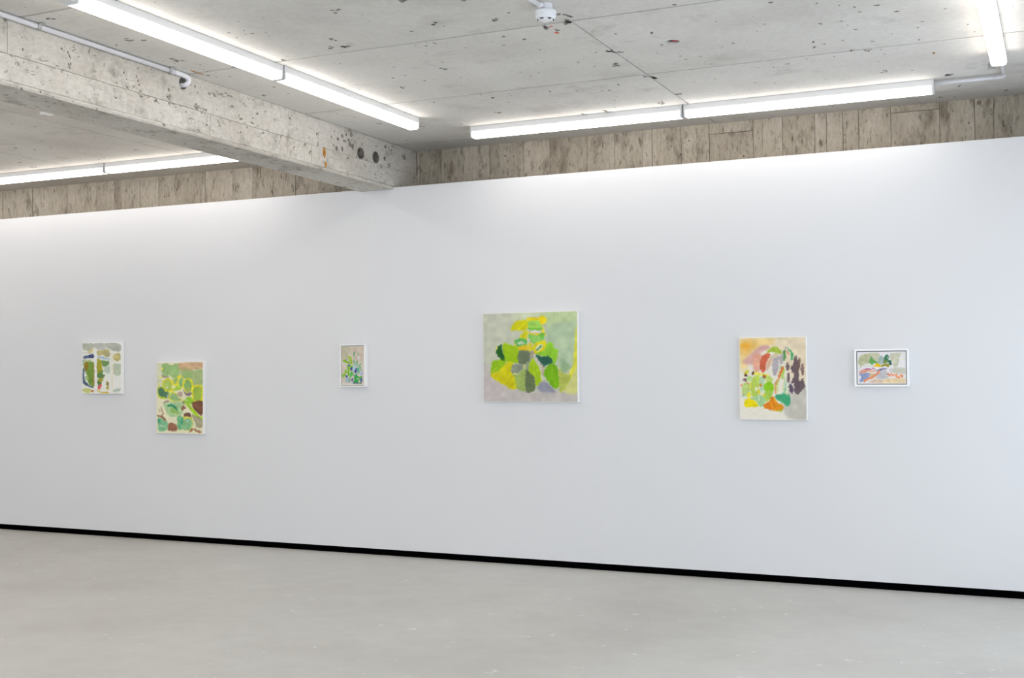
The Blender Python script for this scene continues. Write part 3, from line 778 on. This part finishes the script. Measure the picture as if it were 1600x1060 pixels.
# 1: pale panes with green foliage
sh = [
 ([(118, 188), (200, 180), (270, 195), (280, 245), (230, 285), (150, 290), (118, 250)], (178, 182, 164)),
 ([(285, 190), (400, 180), (440, 200), (430, 270), (340, 280), (285, 235)], (192, 191, 184)),
 ([(445, 185), (580, 180), (655, 215), (655, 285), (590, 305), (500, 270), (455, 240)], (183, 185, 172)),
 ([(195, 300), (260, 262), (280, 285), (225, 325)], (215, 208, 150)),
 (K_([(120, 320), (200, 325), (260, 340)], 18), (205, 203, 196)),
 ([(320, 300), (400, 282), (480, 272), (505, 320), (495, 375), (440, 375), (400, 350), (360, 365), (320, 350)], (186, 176, 120)),
 (E_(475, 345, 28, 28), (163, 158, 135), 0.6, 0.7),
 ([(545, 380), (570, 330), (640, 328), (652, 400), (610, 440), (560, 420)], (196, 184, 122)),
 ([(125, 375), (175, 355), (215, 365), (265, 335), (275, 390), (200, 395), (140, 398)], (92, 108, 138)),
 ([(205, 360), (265, 338), (272, 388), (210, 390)], (72, 78, 122)),
 (K_([(330, 380), (400, 390), (495, 412)], 26), (168, 190, 214)),
 ([(120, 420), (160, 415), (150, 505), (120, 500)], (176, 192, 158)),
 (K_([(150, 420), (200, 430), (250, 420)], 20), (190, 196, 140)),
 ([(150, 470), (185, 445), (275, 455), (285, 600), (280, 800), (230, 770), (190, 720), (180, 620), (150, 560)], (118, 148, 62)),
 ([(155, 470), (190, 450), (200, 520), (170, 575), (150, 540)], (150, 122, 36)),
 (K_([(283, 480), (286, 620), (280, 780)], 14), (178, 128, 60), 0.5, 0.8),
 ([(170, 640), (195, 650), (205, 690), (175, 700), (160, 670)], (158, 186, 116)),
 ([(125, 540), (150, 570), (150, 680), (200, 760), (270, 800), (262, 815), (190, 785), (130, 740)], (78, 98, 124)),
 ([(330, 410), (362, 405), (395, 480), (400, 560), (390, 580), (332, 620), (322, 500)], (166, 160, 50)),
 ([(385, 420), (440, 430), (492, 440), (485, 490), (425, 520), (390, 470)], (112, 146, 88)),
 ([(420, 540), (500, 500), (500, 605), (450, 600)], (192, 206, 188)),
 ([(332, 610), (420, 560), (405, 610), (435, 640), (400, 680), (330, 665)], (100, 132, 76)),
 ([(335, 690), (410, 680), (405, 715), (380, 745), (335, 760)], (160, 156, 58)),
 ([(332, 720), (380, 735), (385, 770), (345, 780)], (74, 116, 74)),
 ([(345, 790), (375, 758), (390, 775), (375, 825), (342, 830)], (212, 92, 92)),
 ([(455, 735), (480, 722), (495, 760), (480, 785), (455, 775)], (142, 122, 52)),
 ([(458, 800), (485, 790), (492, 835), (460, 832)], (166, 146, 60)),
 ([(550, 485), (600, 472), (655, 490), (645, 630), (560, 620)], (184, 194, 170)),
 (K_([(530, 330), (535, 560), (540, 860)], 20), (232, 222, 196), 0.5, 0.8),
 (K_([(305, 320), (302, 560), (312, 850)], 28), (226, 226, 228), 0.5, 0.8),
 ([(120, 830), (200, 820), (245, 840), (220, 885), (140, 868)], (192, 194, 120)),
 (E_(265, 860, 20, 16), (178, 112, 44)),
 ([(335, 840), (400, 868), (490, 870), (470, 890), (400, 885), (345, 862)], (206, 178, 42)),
 ([(550, 845), (600, 818), (655, 820), (640, 860), (570, 875)], (186, 198, 180)),
]
canvas('canvas_painting', 'small pale painting of window panes and green foliage, leftmost on the wall', [(128, 536), (189.8, 535), (189.8, 615.8), (128.4, 615.8)],
       [(115, 185), (660, 175), (660, 892), (118, 892)], (228, 228, 220), sh, 18, 11)

# 2: portrait canvas of green and brown leaves
Yl = (226, 216, 48)
sh = [
 ([(65, 115), (150, 115), (140, 280), (150, 400), (65, 420)], (214, 214, 184), 1.0),
 ([(130, 150), (180, 125), (235, 150), (330, 130), (345, 200), (330, 290), (250, 300), (215, 265), (180, 290), (140, 260)], (154, 188, 122)),
 ([(335, 130), (600, 120), (600, 190), (500, 200), (430, 180), (360, 215), (335, 190)], (208, 172, 136)),
 ([(345, 180), (430, 175), (500, 210), (450, 225), (370, 215)], (182, 166, 116)),
 ([(350, 215), (500, 215), (600, 200), (600, 390), (500, 395), (470, 320), (380, 300)], (166, 184, 128)),
 (E_(430, 265, 60, 45), (150, 184, 114), 0.8, 0.8),
 (K_([(130, 270), (170, 285), (210, 285)], 22), (166, 150, 130)),
 ([(140, 330), (210, 300), (250, 340), (270, 400), (250, 450), (160, 450), (140, 390)], Yl),
 ([(155, 340), (210, 318), (245, 380), (235, 430), (165, 440)], (172, 196, 96)),
 ([(300, 280), (375, 280), (385, 400), (330, 430), (260, 430), (250, 350)], (226, 218, 70)),
 ([(262, 320), (310, 285), (305, 340), (280, 370)], (160, 188, 112)),
 ([(335, 310), (370, 295), (372, 370), (345, 410), (330, 370)], (150, 190, 130)),
 ([(290, 390), (330, 385), (360, 420), (260, 450)], (176, 206, 74)),
 (E_(435, 385, 62, 85, 0), Yl),
 (E_(432, 382, 44, 62, 0), (132, 174, 102)),
 (E_(438, 435, 36, 30), (166, 184, 96)),
 ([(485, 395), (600, 395), (605, 560), (490, 560)], Yl),
 ([(500, 410), (585, 408), (580, 545), (505, 545)], (158, 184, 74)),
 ([(82, 410), (140, 395), (215, 450), (215, 530), (110, 535), (82, 490)], (196, 206, 64)),
 ([(92, 420), (135, 405), (170, 455), (210, 465), (205, 525), (150, 520), (95, 495)], (84, 128, 96)),
 ([(215, 500), (260, 450), (330, 505), (365, 560), (260, 570), (215, 540)], (220, 216, 80)),
 ([(230, 500), (260, 468), (320, 510), (345, 558), (260, 555), (232, 535)], (148, 182, 122)),
 ([(310, 475), (355, 455), (372, 500), (335, 520)], (184, 160, 146)),
 ([(380, 430), (410, 470), (480, 470), (450, 505), (400, 495)], (134, 116, 120)),
 ([(385, 550), (450, 515), (500, 555), (480, 600), (400, 590)], (148, 196, 58)),
 ([(150, 580), (210, 550), (205, 585), (160, 595)], (176, 154, 136)),
 ([(155, 595), (260, 568), (370, 585), (375, 690), (330, 740), (215, 735), (170, 660)], (174, 204, 150)),
 ([(235, 640), (300, 650), (330, 710), (240, 700)], (150, 190, 104)),
 (K_([(200, 620), (260, 620), (310, 668)], 26), (46, 140, 104)),
 ([(480, 590), (510, 570), (600, 568), (595, 720), (540, 700), (490, 640)], (118, 78, 58)),
 (K_([(420, 600), (480, 660), (530, 730), (590, 765)], 36), (164, 204, 40)),
 ([(355, 650), (385, 615), (410, 650), (385, 660), (365, 678)], (146, 104, 78)),
 (K_([(370, 570), (390, 600)], 18), (120, 76, 60)),
 ([(385, 725), (420, 700), (460, 710), (465, 760), (400, 775)], (116, 80, 70)),
 ([(480, 720), (595, 775), (595, 860), (530, 862), (510, 800)], (168, 160, 128)),
 ([(310, 745), (370, 745), (480, 755), (480, 880), (425, 905), (370, 895), (320, 890)], (224, 218, 90)),
 ([(310, 750), (375, 755), (365, 880), (320, 885)], (112, 178, 132)),
 ([(360, 790), (470, 770), (470, 880), (370, 890)], (136, 188, 136)),
 (K_([(370, 760), (355, 830)], 20), (60, 156, 116)),
 ([(85, 770), (110, 765), (190, 800), (200, 880), (150, 915), (95, 905)], (128, 188, 140)),
 (K_([(95, 770), (105, 820)], 22), (62, 150, 112)),
 (K_([(80, 735), (130, 750), (180, 785)], 24), (150, 108, 80)),
 (K_([(125, 640), (135, 690)], 16), (160, 122, 96)), (K_([(100, 660), (110, 700)], 12), (172, 136, 108)), (K_([(155, 700), (130, 740)], 12), (160, 122, 96)),
 ([(200, 870), (230, 815), (305, 850), (305, 910), (215, 905)], (150, 104, 78)),
 (K_([(450, 915), (490, 885), (530, 905), (580, 920)], 24), (168, 118, 84)),
 (E_(188, 408, 14, 12), (228, 224, 206)), (E_(265, 400, 16, 16), (226, 224, 200)), (E_(345, 380, 10, 14), (126, 176, 118)), (K_([(215, 265), (240, 310)], 16), (226, 220, 186)), (K_([(205, 480), (195, 525)], 14), (184, 196, 180)), (K_([(110, 850), (160, 860)], 16), (184, 212, 182)), (K_([(415, 790), (440, 800)], 18), (176, 208, 180)), (K_([(505, 745), (560, 800)], 14), (188, 180, 150)), (K_([(500, 600), (560, 650)], 16), (140, 96, 72)), (K_([(80, 380), (110, 360)], 14), (226, 218, 120)), (K_([(100, 290), (135, 290)], 12), (226, 216, 70)), (E_(130, 190, 12, 14), (224, 210, 70)),
 (K_([(330, 520), (420, 555)], 14), (226, 222, 190)), (K_([(380, 410), (372, 450)], 12), (226, 222, 200)),
]
canvas('canvas_painting', 'portrait painting of green leaves with yellow outlines and brown patches', [(243.9, 565.7), (318, 565.7), (317.1, 678.3), (244.6, 677.9)],
       [(65, 115), (607, 115), (600, 938), (70, 936)], (226, 222, 190), sh, 16, 23, res=200)

# 3: small framed blue and green flowers
G1, G2, B1 = (112, 178, 36), (58, 152, 84), (62, 66, 150)
sh = [
 ([(150, 185), (300, 190), (280, 420), (150, 420)], (190, 184, 158), 1.5),
 ([(330, 200), (540, 190), (540, 420), (420, 440), (330, 350)], (200, 186, 170), 1.5),
 ([(150, 560), (210, 600), (210, 840), (150, 850)], (198, 186, 172), 1.2),
 ([(165, 430), (215, 415), (280, 470), (270, 485), (200, 455)], (126, 170, 40)),
 ([(270, 360), (300, 345), (335, 420), (338, 495), (305, 490), (290, 420)], (150, 186, 52)),
 ([(285, 330), (300, 318), (305, 345), (280, 345)], (240, 238, 232)),
 (K_([(372, 285), (370, 350)], 20), (48, 140, 88)), (K_([(368, 420), (372, 490)], 22), (74, 154, 104)), (K_([(430, 430), (425, 520)], 20), (96, 168, 120)),
 (K_([(450, 300), (445, 340)], 18), (132, 172, 90)), (E_(452, 375, 14, 22), (226, 226, 240)),
 (K_([(400, 470), (395, 540)], 26), (150, 190, 180)),
 ([(245, 520), (270, 515), (290, 600), (285, 690), (255, 690), (262, 600)], G1),
 ([(290, 530), (345, 525), (330, 600), (300, 600)], (128, 182, 60)),
 ([(200, 620), (235, 585), (250, 640), (225, 660)], (134, 184, 46)),
 ([(155, 680), (215, 660), (225, 700), (165, 735)], (140, 186, 70)),
 (E_(285, 515, 20, 18), B1), ([(310, 560), (340, 550), (345, 590), (318, 600)], B1), (E_(240, 710, 18, 20), (42, 58, 140)),
 ([(370, 610), (420, 555), (425, 590), (405, 655), (380, 640)], (74, 70, 158)),
 ([(345, 540), (400, 530), (380, 600), (350, 620)], (166, 196, 204)),
 (K_([(460, 520), (500, 490)], 24), (110, 178, 140)), (K_([(470, 530), (500, 600)], 26), (88, 168, 120)),
 ([(420, 580), (465, 560), (465, 640), (430, 650)], (96, 172, 134)),
 ([(465, 640), (510, 620), (525, 670), (490, 700)], (166, 176, 200)),
 ([(290, 690), (330, 610), (345, 690), (300, 730)], (92, 184, 80)),
 ([(370, 690), (440, 670), (440, 840), (350, 840), (380, 760)], G2),
 ([(385, 710), (430, 690), (430, 800), (390, 800)], (46, 162, 60)),
 ([(220, 740), (290, 735), (310, 800), (250, 825), (220, 790)], (158, 180, 186)),
 ([(325, 740), (360, 745), (350, 800), (325, 790)], (112, 104, 166)),
 ([(455, 720), (510, 715), (500, 760), (465, 770)], (92, 170, 70)),
 ([(470, 765), (515, 745), (520, 800), (485, 800)], (84, 104, 180)),
 ([(365, 820), (440, 820), (445, 855), (360, 855)], (88, 112, 124)),
 ([(480, 800), (505, 800), (500, 855), (475, 850)], (100, 116, 106)),
 (K_([(300, 500), (270, 450)], 12), (96, 170, 60)), (K_([(345, 500), (340, 560)], 14), (150, 196, 120)), (K_([(410, 440), (405, 470)], 12), (86, 150, 110)), (K_([(440, 560), (450, 520)], 12), (120, 180, 140)),
 (K_([(310, 660), (350, 640), (360, 700)], 16), (70, 170, 90)), (E_(380, 700, 16, 14), (122, 132, 172)), (E_(330, 830, 18, 14), (188, 200, 214)), (K_([(300, 740), (300, 800)], 16), (108, 164, 90)), (E_(505, 720, 14, 12), (60, 130, 70)), (K_([(415, 770), (440, 740)], 14), (180, 202, 190)), (K_([(455, 800), (470, 850)], 12), (70, 140, 80)),
 (E_(440, 690, 22, 18), (196, 186, 200)), (K_([(490, 580), (530, 560)], 24), (224, 206, 196)),
 ([(150, 835), (540, 850), (540, 868), (150, 868)], (216, 208, 196), 0.8),
]
framed('framed_painting', 'small white-framed portrait painting of blue flowers and green stems', [(533.4, 541.3), (568.6, 541.0), (568.8, 602.6), (533.6, 602.6)],
       [(148, 182), (542, 180), (545, 867), (150, 867)], (208, 198, 180), sh, 16, 31, 0.008, 0.004, depth=0.042)

# 4: large plant painting
sh = [
 ([(88, 95), (415, 90), (420, 330), (300, 400), (190, 560), (95, 600)], (190, 192, 172), 1.4),
 ([(90, 600), (180, 680), (330, 830), (600, 890), (860, 870), (1050, 900), (1050, 990), (100, 990)], (190, 182, 176), 1.2),
 ([(415, 95), (700, 80), (700, 150), (420, 190)], (202, 208, 176), 1.2),
 ([(690, 80), (1040, 70), (1035, 250), (900, 260), (740, 240)], (186, 202, 152), 1.5),
 ([(740, 260), (840, 190), (1035, 190), (1030, 430), (1010, 620), (870, 640), (850, 450), (760, 400)], (172, 192, 158), 1.2),
 (E_(890, 390, 45, 50), (190, 206, 168), 2.0, 0.8),
 ([(95, 700), (190, 740), (330, 850), (300, 960), (100, 960)], (194, 184, 182), 1.6, 0.8),
 ([(885, 580), (910, 560), (980, 640), (930, 690), (880, 680)], (146, 176, 134), 0.8),
 ([(1032, 230), (1040, 240), (1045, 620), (985, 760), (910, 885), (875, 850), (960, 700), (1005, 600), (1018, 420)], (214, 212, 66), 0.5),
 ([(865, 660), (910, 700), (980, 720), (940, 850), (870, 880)], (176, 186, 82), 0.6),
 ([(1045, 640), (1045, 895), (920, 880), (990, 760)], (206, 206, 128), 0.9),
 # upper blossom
 ([(378, 270), (400, 200), (460, 160), (545, 170), (550, 235), (500, 270), (440, 262)], (204, 200, 10)),
 ([(550, 140), (640, 135), (660, 165), (550, 175)], (222, 202, 16)),
 ([(650, 140), (705, 118), (738, 140), (735, 185), (700, 215), (735, 320), (700, 270), (690, 205), (655, 165)], (226, 204, 8)),
 ([(552, 170), (655, 165), (680, 200), (690, 245), (580, 260), (552, 225)], (156, 206, 84)),
 (K_([(560, 250), (620, 258), (695, 250)], 24), (112, 186, 58)),
 (E_(635, 285, 60, 20), (206, 204, 190)),
 (K_([(560, 285), (630, 305), (710, 290)], 20), (222, 196, 40)),
 ([(470, 345), (500, 285), (550, 265), (550, 350)], (206, 204, 30)),
 ([(565, 300), (630, 318), (715, 290), (710, 350), (640, 400), (580, 380)], (114, 190, 66)),
 ([(580, 330), (660, 320), (690, 370), (620, 390)], (146, 204, 100)),
 ([(412, 370), (440, 355), (535, 350), (545, 400), (540, 440), (480, 470), (430, 440)], (206, 200, 40)),
 ([(425, 360), (530, 352), (535, 410), (440, 430)], (88, 176, 88)),
 (E_(480, 392, 40, 16), (190, 206, 170)),
 ([(440, 440), (540, 420), (540, 470), (480, 475)], (218, 186, 24)),
 ([(548, 400), (590, 400), (600, 470), (550, 470)], (214, 196, 50)),
 (K_([(552, 290), (552, 400)], 12), (214, 206, 190)),
 ([(600, 430), (640, 390), (715, 368), (742, 400), (720, 470), (640, 510), (610, 480)], (220, 208, 16)),
 ([(640, 430), (700, 405), (700, 440), (660, 475), (635, 470)], (214, 214, 196)),
 (K_([(645, 465), (690, 425)], 20), (74, 142, 66)),
 # leaves
 ([(635, 505), (720, 470), (740, 400), (790, 390), (820, 440), (858, 470), (845, 560), (815, 605), (760, 540)], (140, 198, 46)),
 ([(295, 410), (330, 400), (440, 440), (462, 480), (455, 590), (380, 590), (320, 570)], (148, 188, 0)),
 ([(245, 430), (275, 408), (290, 440), (300, 500), (320, 570), (285, 580), (255, 540), (228, 490)], (26, 92, 32)),
 (K_([(225, 460), (240, 430)], 12), (214, 204, 40)),
 ([(175, 650), (205, 572), (330, 575), (300, 640), (200, 700), (180, 720)], (140, 184, 14)),
 ([(182, 710), (260, 670), (350, 590), (405, 600), (385, 680), (420, 740), (455, 850), (385, 865), (330, 830), (190, 750)], (204, 196, 4)),
 ([(462, 480), (540, 470), (585, 490), (580, 560), (520, 608), (455, 590)], (106, 118, 90)),
 ([(575, 490), (615, 485), (610, 550), (580, 560)], (150, 146, 126)),
 ([(530, 600), (590, 580), (590, 650), (545, 670)], (136, 148, 118)),
 ([(385, 670), (410, 610), (505, 620), (500, 660), (440, 710), (395, 700)], (132, 140, 122)),
 ([(400, 710), (450, 715), (530, 655), (535, 870), (455, 860), (430, 770)], (150, 170, 88)),
 ([(535, 670), (620, 735), (630, 860), (570, 895), (535, 870)], (98, 112, 76)),
 ([(560, 680), (590, 560), (625, 570), (660, 630), (690, 700), (700, 770), (640, 835), (625, 740)], (160, 192, 20)),
 ([(628, 515), (700, 530), (770, 530), (800, 590), (740, 620), (715, 640), (670, 590)], (38, 94, 74)),
 ([(722, 660), (790, 600), (850, 640), (865, 760), (860, 840), (815, 852), (770, 800), (725, 730)], (112, 172, 4)),
 (K_([(700, 620), (710, 720)], 20), (172, 150, 126)),
 ([(650, 850), (680, 800), (725, 775), (780, 830), (825, 870), (820, 900), (690, 890)], (146, 146, 160), 0.6),
 (K_([(330, 430), (420, 520)], 30), (166, 194, 10), 1.2, 0.6), (K_([(250, 720), (330, 790)], 40), (190, 184, 0), 1.4, 0.6), (K_([(790, 640), (830, 800)], 34), (138, 186, 20), 1.0, 0.6), (K_([(640, 640), (660, 780)], 26), (140, 180, 24), 1.0, 0.6),
 (E_(410, 480, 40, 60), (160, 196, 30), 1.2, 0.5), (K_([(185, 700), (230, 640)], 16), (176, 196, 30)), (K_([(575, 560), (600, 520)], 16), (166, 160, 140)), (E_(425, 705, 22, 8), (206, 206, 110)),
 (K_([(515, 615), (520, 650)], 12), (216, 200, 90)), (K_([(690, 720), (705, 770)], 14), (214, 206, 190)), (K_([(620, 520), (680, 610), (690, 690)], 14), (206, 196, 184)),
]
canvas('canvas_painting', 'largest painting, a yellow-green leafy plant on grey-green ground', [(753.7, 490.1), (901.7, 485.9), (903.5, 628.4), (756.4, 628.4)],
       [(88, 97), (1040, 70), (1050, 988), (105, 988)], (190, 192, 172), sh, 17, 41, res=240)

# 5: pink, orange and aubergine shapes
AU = (104, 88, 92)
sh = [
 ([(400, 110), (765, 105), (770, 560), (650, 560), (500, 250), (400, 200)], (222, 206, 176), 1.6),
 ([(540, 830), (600, 660), (770, 600), (775, 945), (600, 930)], (192, 188, 176), 1.0),
 ([(105, 130), (430, 115), (430, 190), (300, 210), (200, 300), (110, 370)], (232, 202, 138), 1.6),
 ([(120, 150), (250, 150), (280, 220), (160, 290), (110, 260)], (230, 182, 92), 2.0, 0.8),
 (E_(160, 195, 40, 22), (234, 166, 40), 1.5), ([(110, 290), (160, 310), (170, 420), (110, 430)], (230, 204, 140), 1.4),
 ([(130, 360), (200, 290), (300, 205), (390, 190), (395, 230), (300, 270), (230, 380)], (214, 166, 158), 0.8),
 ([(235, 300), (300, 270), (320, 300), (300, 400), (290, 460), (240, 430)], (216, 158, 134), 0.6),
 ([(330, 290), (400, 270), (410, 300), (370, 370), (365, 440), (340, 460), (305, 430), (305, 380)], (202, 98, 68)),
 ([(380, 350), (440, 300), (420, 380), (380, 440)], (214, 172, 142), 0.8),
 ([(375, 265), (420, 215), (470, 202), (515, 235), (525, 275), (480, 275), (440, 255)], (162, 184, 62)),
 ([(420, 300), (470, 270), (500, 290), (440, 340)], (200, 186, 160), 0.6),
 ([(440, 330), (520, 290), (560, 210), (578, 210), (545, 350), (520, 385), (500, 330), (495, 430), (465, 495), (440, 470)], (172, 164, 168)),
 (K_([(560, 250), (556, 340)], 22), (76, 146, 62)), (K_([(590, 222), (630, 265), (630, 330)], 20), (72, 160, 100)), (K_([(580, 250), (605, 290)], 12), (206, 132, 96)),
 ([(650, 320), (680, 300), (690, 380), (660, 460), (625, 450), (620, 410), (645, 380)], AU), (E_(706, 352, 14, 38), (122, 96, 90)), (E_(588, 405, 16, 44), (118, 98, 100)),
 (E_(737, 440, 17, 62), (132, 104, 100)), ([(660, 430), (700, 400), (705, 460), (705, 550), (745, 530), (760, 620), (720, 660), (685, 690), (655, 660), (650, 580), (620, 570), (650, 500)], AU),
 (E_(598, 522, 16, 54), (118, 94, 98)), (E_(622, 628, 22, 46, -10), (92, 80, 98)), (E_(690, 400, 22, 50), (112, 90, 86)),
 ([(140, 470), (190, 440), (195, 460), (160, 480)], (226, 214, 40)), (K_([(240, 470), (300, 480), (400, 500)], 30), (224, 216, 80)),
 ([(120, 640), (135, 580), (195, 570), (200, 650), (160, 700), (125, 680)], (186, 208, 122)),
 (E_(195, 525, 24, 30), (176, 206, 130)), (E_(215, 600, 18, 40), (226, 216, 70)),
 ([(222, 530), (250, 500), (305, 505), (308, 590), (280, 620), (285, 690), (225, 715), (210, 640)], (178, 200, 84)),
 (E_(270, 632, 14, 20), (226, 226, 206)), (K_([(120, 700), (155, 705)], 18), (170, 206, 150)),
 (E_(330, 520, 20, 26), (196, 214, 186)),
 ([(300, 540), (350, 500), (350, 640), (310, 660)], (182, 206, 170)),
 ([(360, 500), (435, 520), (430, 560), (380, 570)], (190, 212, 110)),
 ([(350, 590), (400, 555), (445, 590), (440, 660), (390, 670), (355, 650)], (134, 192, 28)),
 ([(350, 660), (430, 650), (420, 720), (360, 760)], (164, 200, 80)),
 ([(205, 725), (250, 715), (300, 690), (350, 720), (340, 805), (290, 805), (265, 755)], (158, 198, 140)),
 (K_([(300, 690), (295, 745)], 12), (222, 222, 204)),
 ([(170, 690), (200, 660), (205, 715), (180, 720)], (226, 214, 30)), (K_([(290, 630), (300, 680)], 26), (222, 210, 40)), (K_([(335, 680), (345, 700)], 22), (232, 206, 60)),
 (E_(162, 492, 14, 16), (96, 56, 32)), (E_(233, 470, 10, 20), (96, 74, 50)), (E_(152, 540, 18, 14, 30), (122, 88, 90)), (K_([(170, 560), (195, 575)], 14), (196, 126, 60)), (E_(350, 502, 16, 18), (158, 100, 40)),
 (E_(310, 592, 12, 18), (206, 146, 40)), (E_(118, 590, 10, 12), (220, 140, 100)), (E_(132, 690, 12, 10), (176, 160, 166)),
 ([(142, 780), (155, 735), (210, 730), (260, 760), (280, 810), (210, 815), (150, 805)], (232, 212, 0)),
 ([(470, 690), (600, 685), (612, 780), (590, 805), (520, 770), (475, 740)], (64, 160, 112)),
 ([(345, 790), (400, 760), (410, 720), (450, 710), (480, 770), (545, 800), (530, 850), (470, 855), (400, 840), (350, 820)], (220, 142, 20)),
 ([(345, 790), (400, 765), (420, 840), (355, 820)], (220, 122, 22)), (K_([(430, 720), (440, 780), (470, 810)], 14), (206, 112, 16)),
 (K_([(490, 855), (525, 850)], 16), (172, 180, 50)),
 (K_([(545, 405), (515, 470), (500, 520)], 24), (206, 118, 48)), (K_([(550, 440), (535, 520)], 24), (150, 190, 50)), (K_([(500, 525), (465, 580), (465, 670)], 16), (206, 142, 80)),
 (K_([(495, 545), (480, 600), (490, 660)], 14), (178, 200, 90)), (K_([(505, 420), (530, 400)], 12), (108, 180, 120)), (K_([(560, 520), (545, 600)], 10), (170, 190, 120)), (K_([(570, 560), (560, 660), (520, 690)], 12), (96, 176, 140)),
 (K_([(545, 620), (555, 670)], 10), (176, 196, 90)), (K_([(595, 600), (580, 690)], 10), (196, 206, 150)),
]
canvas('canvas_painting', 'portrait painting with pink, orange, yellow and dark aubergine shapes', [(1155.1, 527.4), (1259.6, 526), (1261.2, 658), (1155.6, 655.6)],
       [(97, 112), (770, 103), (778, 948), (100, 937)], (226, 220, 204), sh, 17, 53, res=210)

# 6: small framed landscape
sh = [
 ([(245, 400), (280, 310), (400, 270), (600, 262), (640, 300), (600, 400), (480, 440), (330, 480), (290, 540), (270, 480), (240, 460)], (184, 184, 148), 0.6),
 ([(470, 270), (610, 262), (650, 310), (600, 390), (520, 360)], (196, 192, 166), 1.0, 0.8),
 ([(840, 270), (1050, 255), (1010, 330), (980, 490), (900, 500), (850, 400)], (200, 198, 176), 0.6),
 (K_([(1000, 380), (1100, 370)], 20), (210, 214, 180)),
 ([(450, 400), (490, 320), (530, 380), (605, 420), (590, 445), (530, 450), (510, 475), (460, 440)], (96, 158, 84)),
 ([(610, 430), (630, 330), (700, 308), (710, 400), (690, 450), (640, 460)], (158, 174, 168)),
 ([(705, 420), (740, 310), (795, 280), (815, 340), (800, 390), (850, 400), (865, 470), (830, 480), (800, 430), (720, 445)], (66, 122, 88)),
 ([(815, 400), (855, 400), (865, 470), (840, 480)], (44, 92, 84)),
 (E_(795, 340, 14, 16), (156, 172, 150)), ([(720, 400), (780, 390), (760, 440), (715, 440)], (116, 140, 70)),
 ([(665, 480), (740, 450), (830, 460), (800, 525), (760, 500), (680, 510)], (156, 150, 66)),
 ([(530, 510), (570, 460), (620, 448), (665, 500), (650, 520), (600, 508)], (218, 178, 16)),
 (K_([(320, 490), (420, 490), (520, 490)], 14), (190, 200, 170)),
 ([(820, 590), (860, 540), (1000, 525), (1115, 545), (1115, 640), (900, 620)], (200, 198, 180), 0.8),
 (K_([(820, 580), (870, 560)], 40), (206, 198, 210)),
 ([(270, 610), (310, 570), (400, 545), (470, 545), (420, 600), (300, 635)], (206, 150, 150), 0.6),
 (K_([(360, 560), (430, 548), (480, 560), (510, 540), (560, 555)], 20), (178, 98, 140)),
 (K_([(280, 620), (420, 590), (500, 600), (560, 590)], 22), (216, 142, 82)),
 ([(245, 655), (300, 635), (450, 625), (450, 690), (360, 760), (300, 795), (265, 780), (300, 690)], (142, 152, 188)),
 ([(560, 700), (640, 590), (720, 560), (800, 630), (800, 720), (640, 745)], (188, 186, 188), 0.6),
 (K_([(575, 585), (640, 572), (700, 545), (770, 550)], 24), (112, 106, 138)), (E_(645, 572, 16, 10), (64, 62, 122)),
 ([(450, 690), (470, 640), (550, 635), (520, 690)], (202, 176, 140)),
 (K_([(355, 800), (390, 750), (520, 700), (600, 630), (650, 595)], 40), (222, 140, 98)),
 ([(440, 790), (560, 740), (700, 760), (700, 810), (500, 805)], (214, 184, 160), 0.9),
 ([(700, 790), (760, 730), (1000, 720), (1110, 740), (1100, 810), (720, 812)], (224, 200, 160), 0.9),
 (K_([(780, 650), (815, 640), (830, 680), (860, 640), (880, 680), (905, 645)], 26), (226, 106, 48)),
 (K_([(905, 645), (940, 670), (960, 700), (1000, 690), (1040, 660), (1070, 695)], 22), (228, 142, 96)), (E_(1055, 690, 24, 18), (228, 118, 62)), (E_(960, 655, 26, 18), (226, 160, 116)), (E_(1000, 712, 18, 14), (228, 132, 80)),
]
framed('framed_painting', 'small white-framed landscape-format painting at right, with orange marks', [(1339.0, 550.2), (1415.2, 549.2), (1416.2, 600.0), (1339.9, 600.2)],
       [(226, 240), (1118, 228), (1130, 822), (234, 824)], (226, 222, 222), sh, 18, 67, 0.0125, 0.005, depth=0.042)
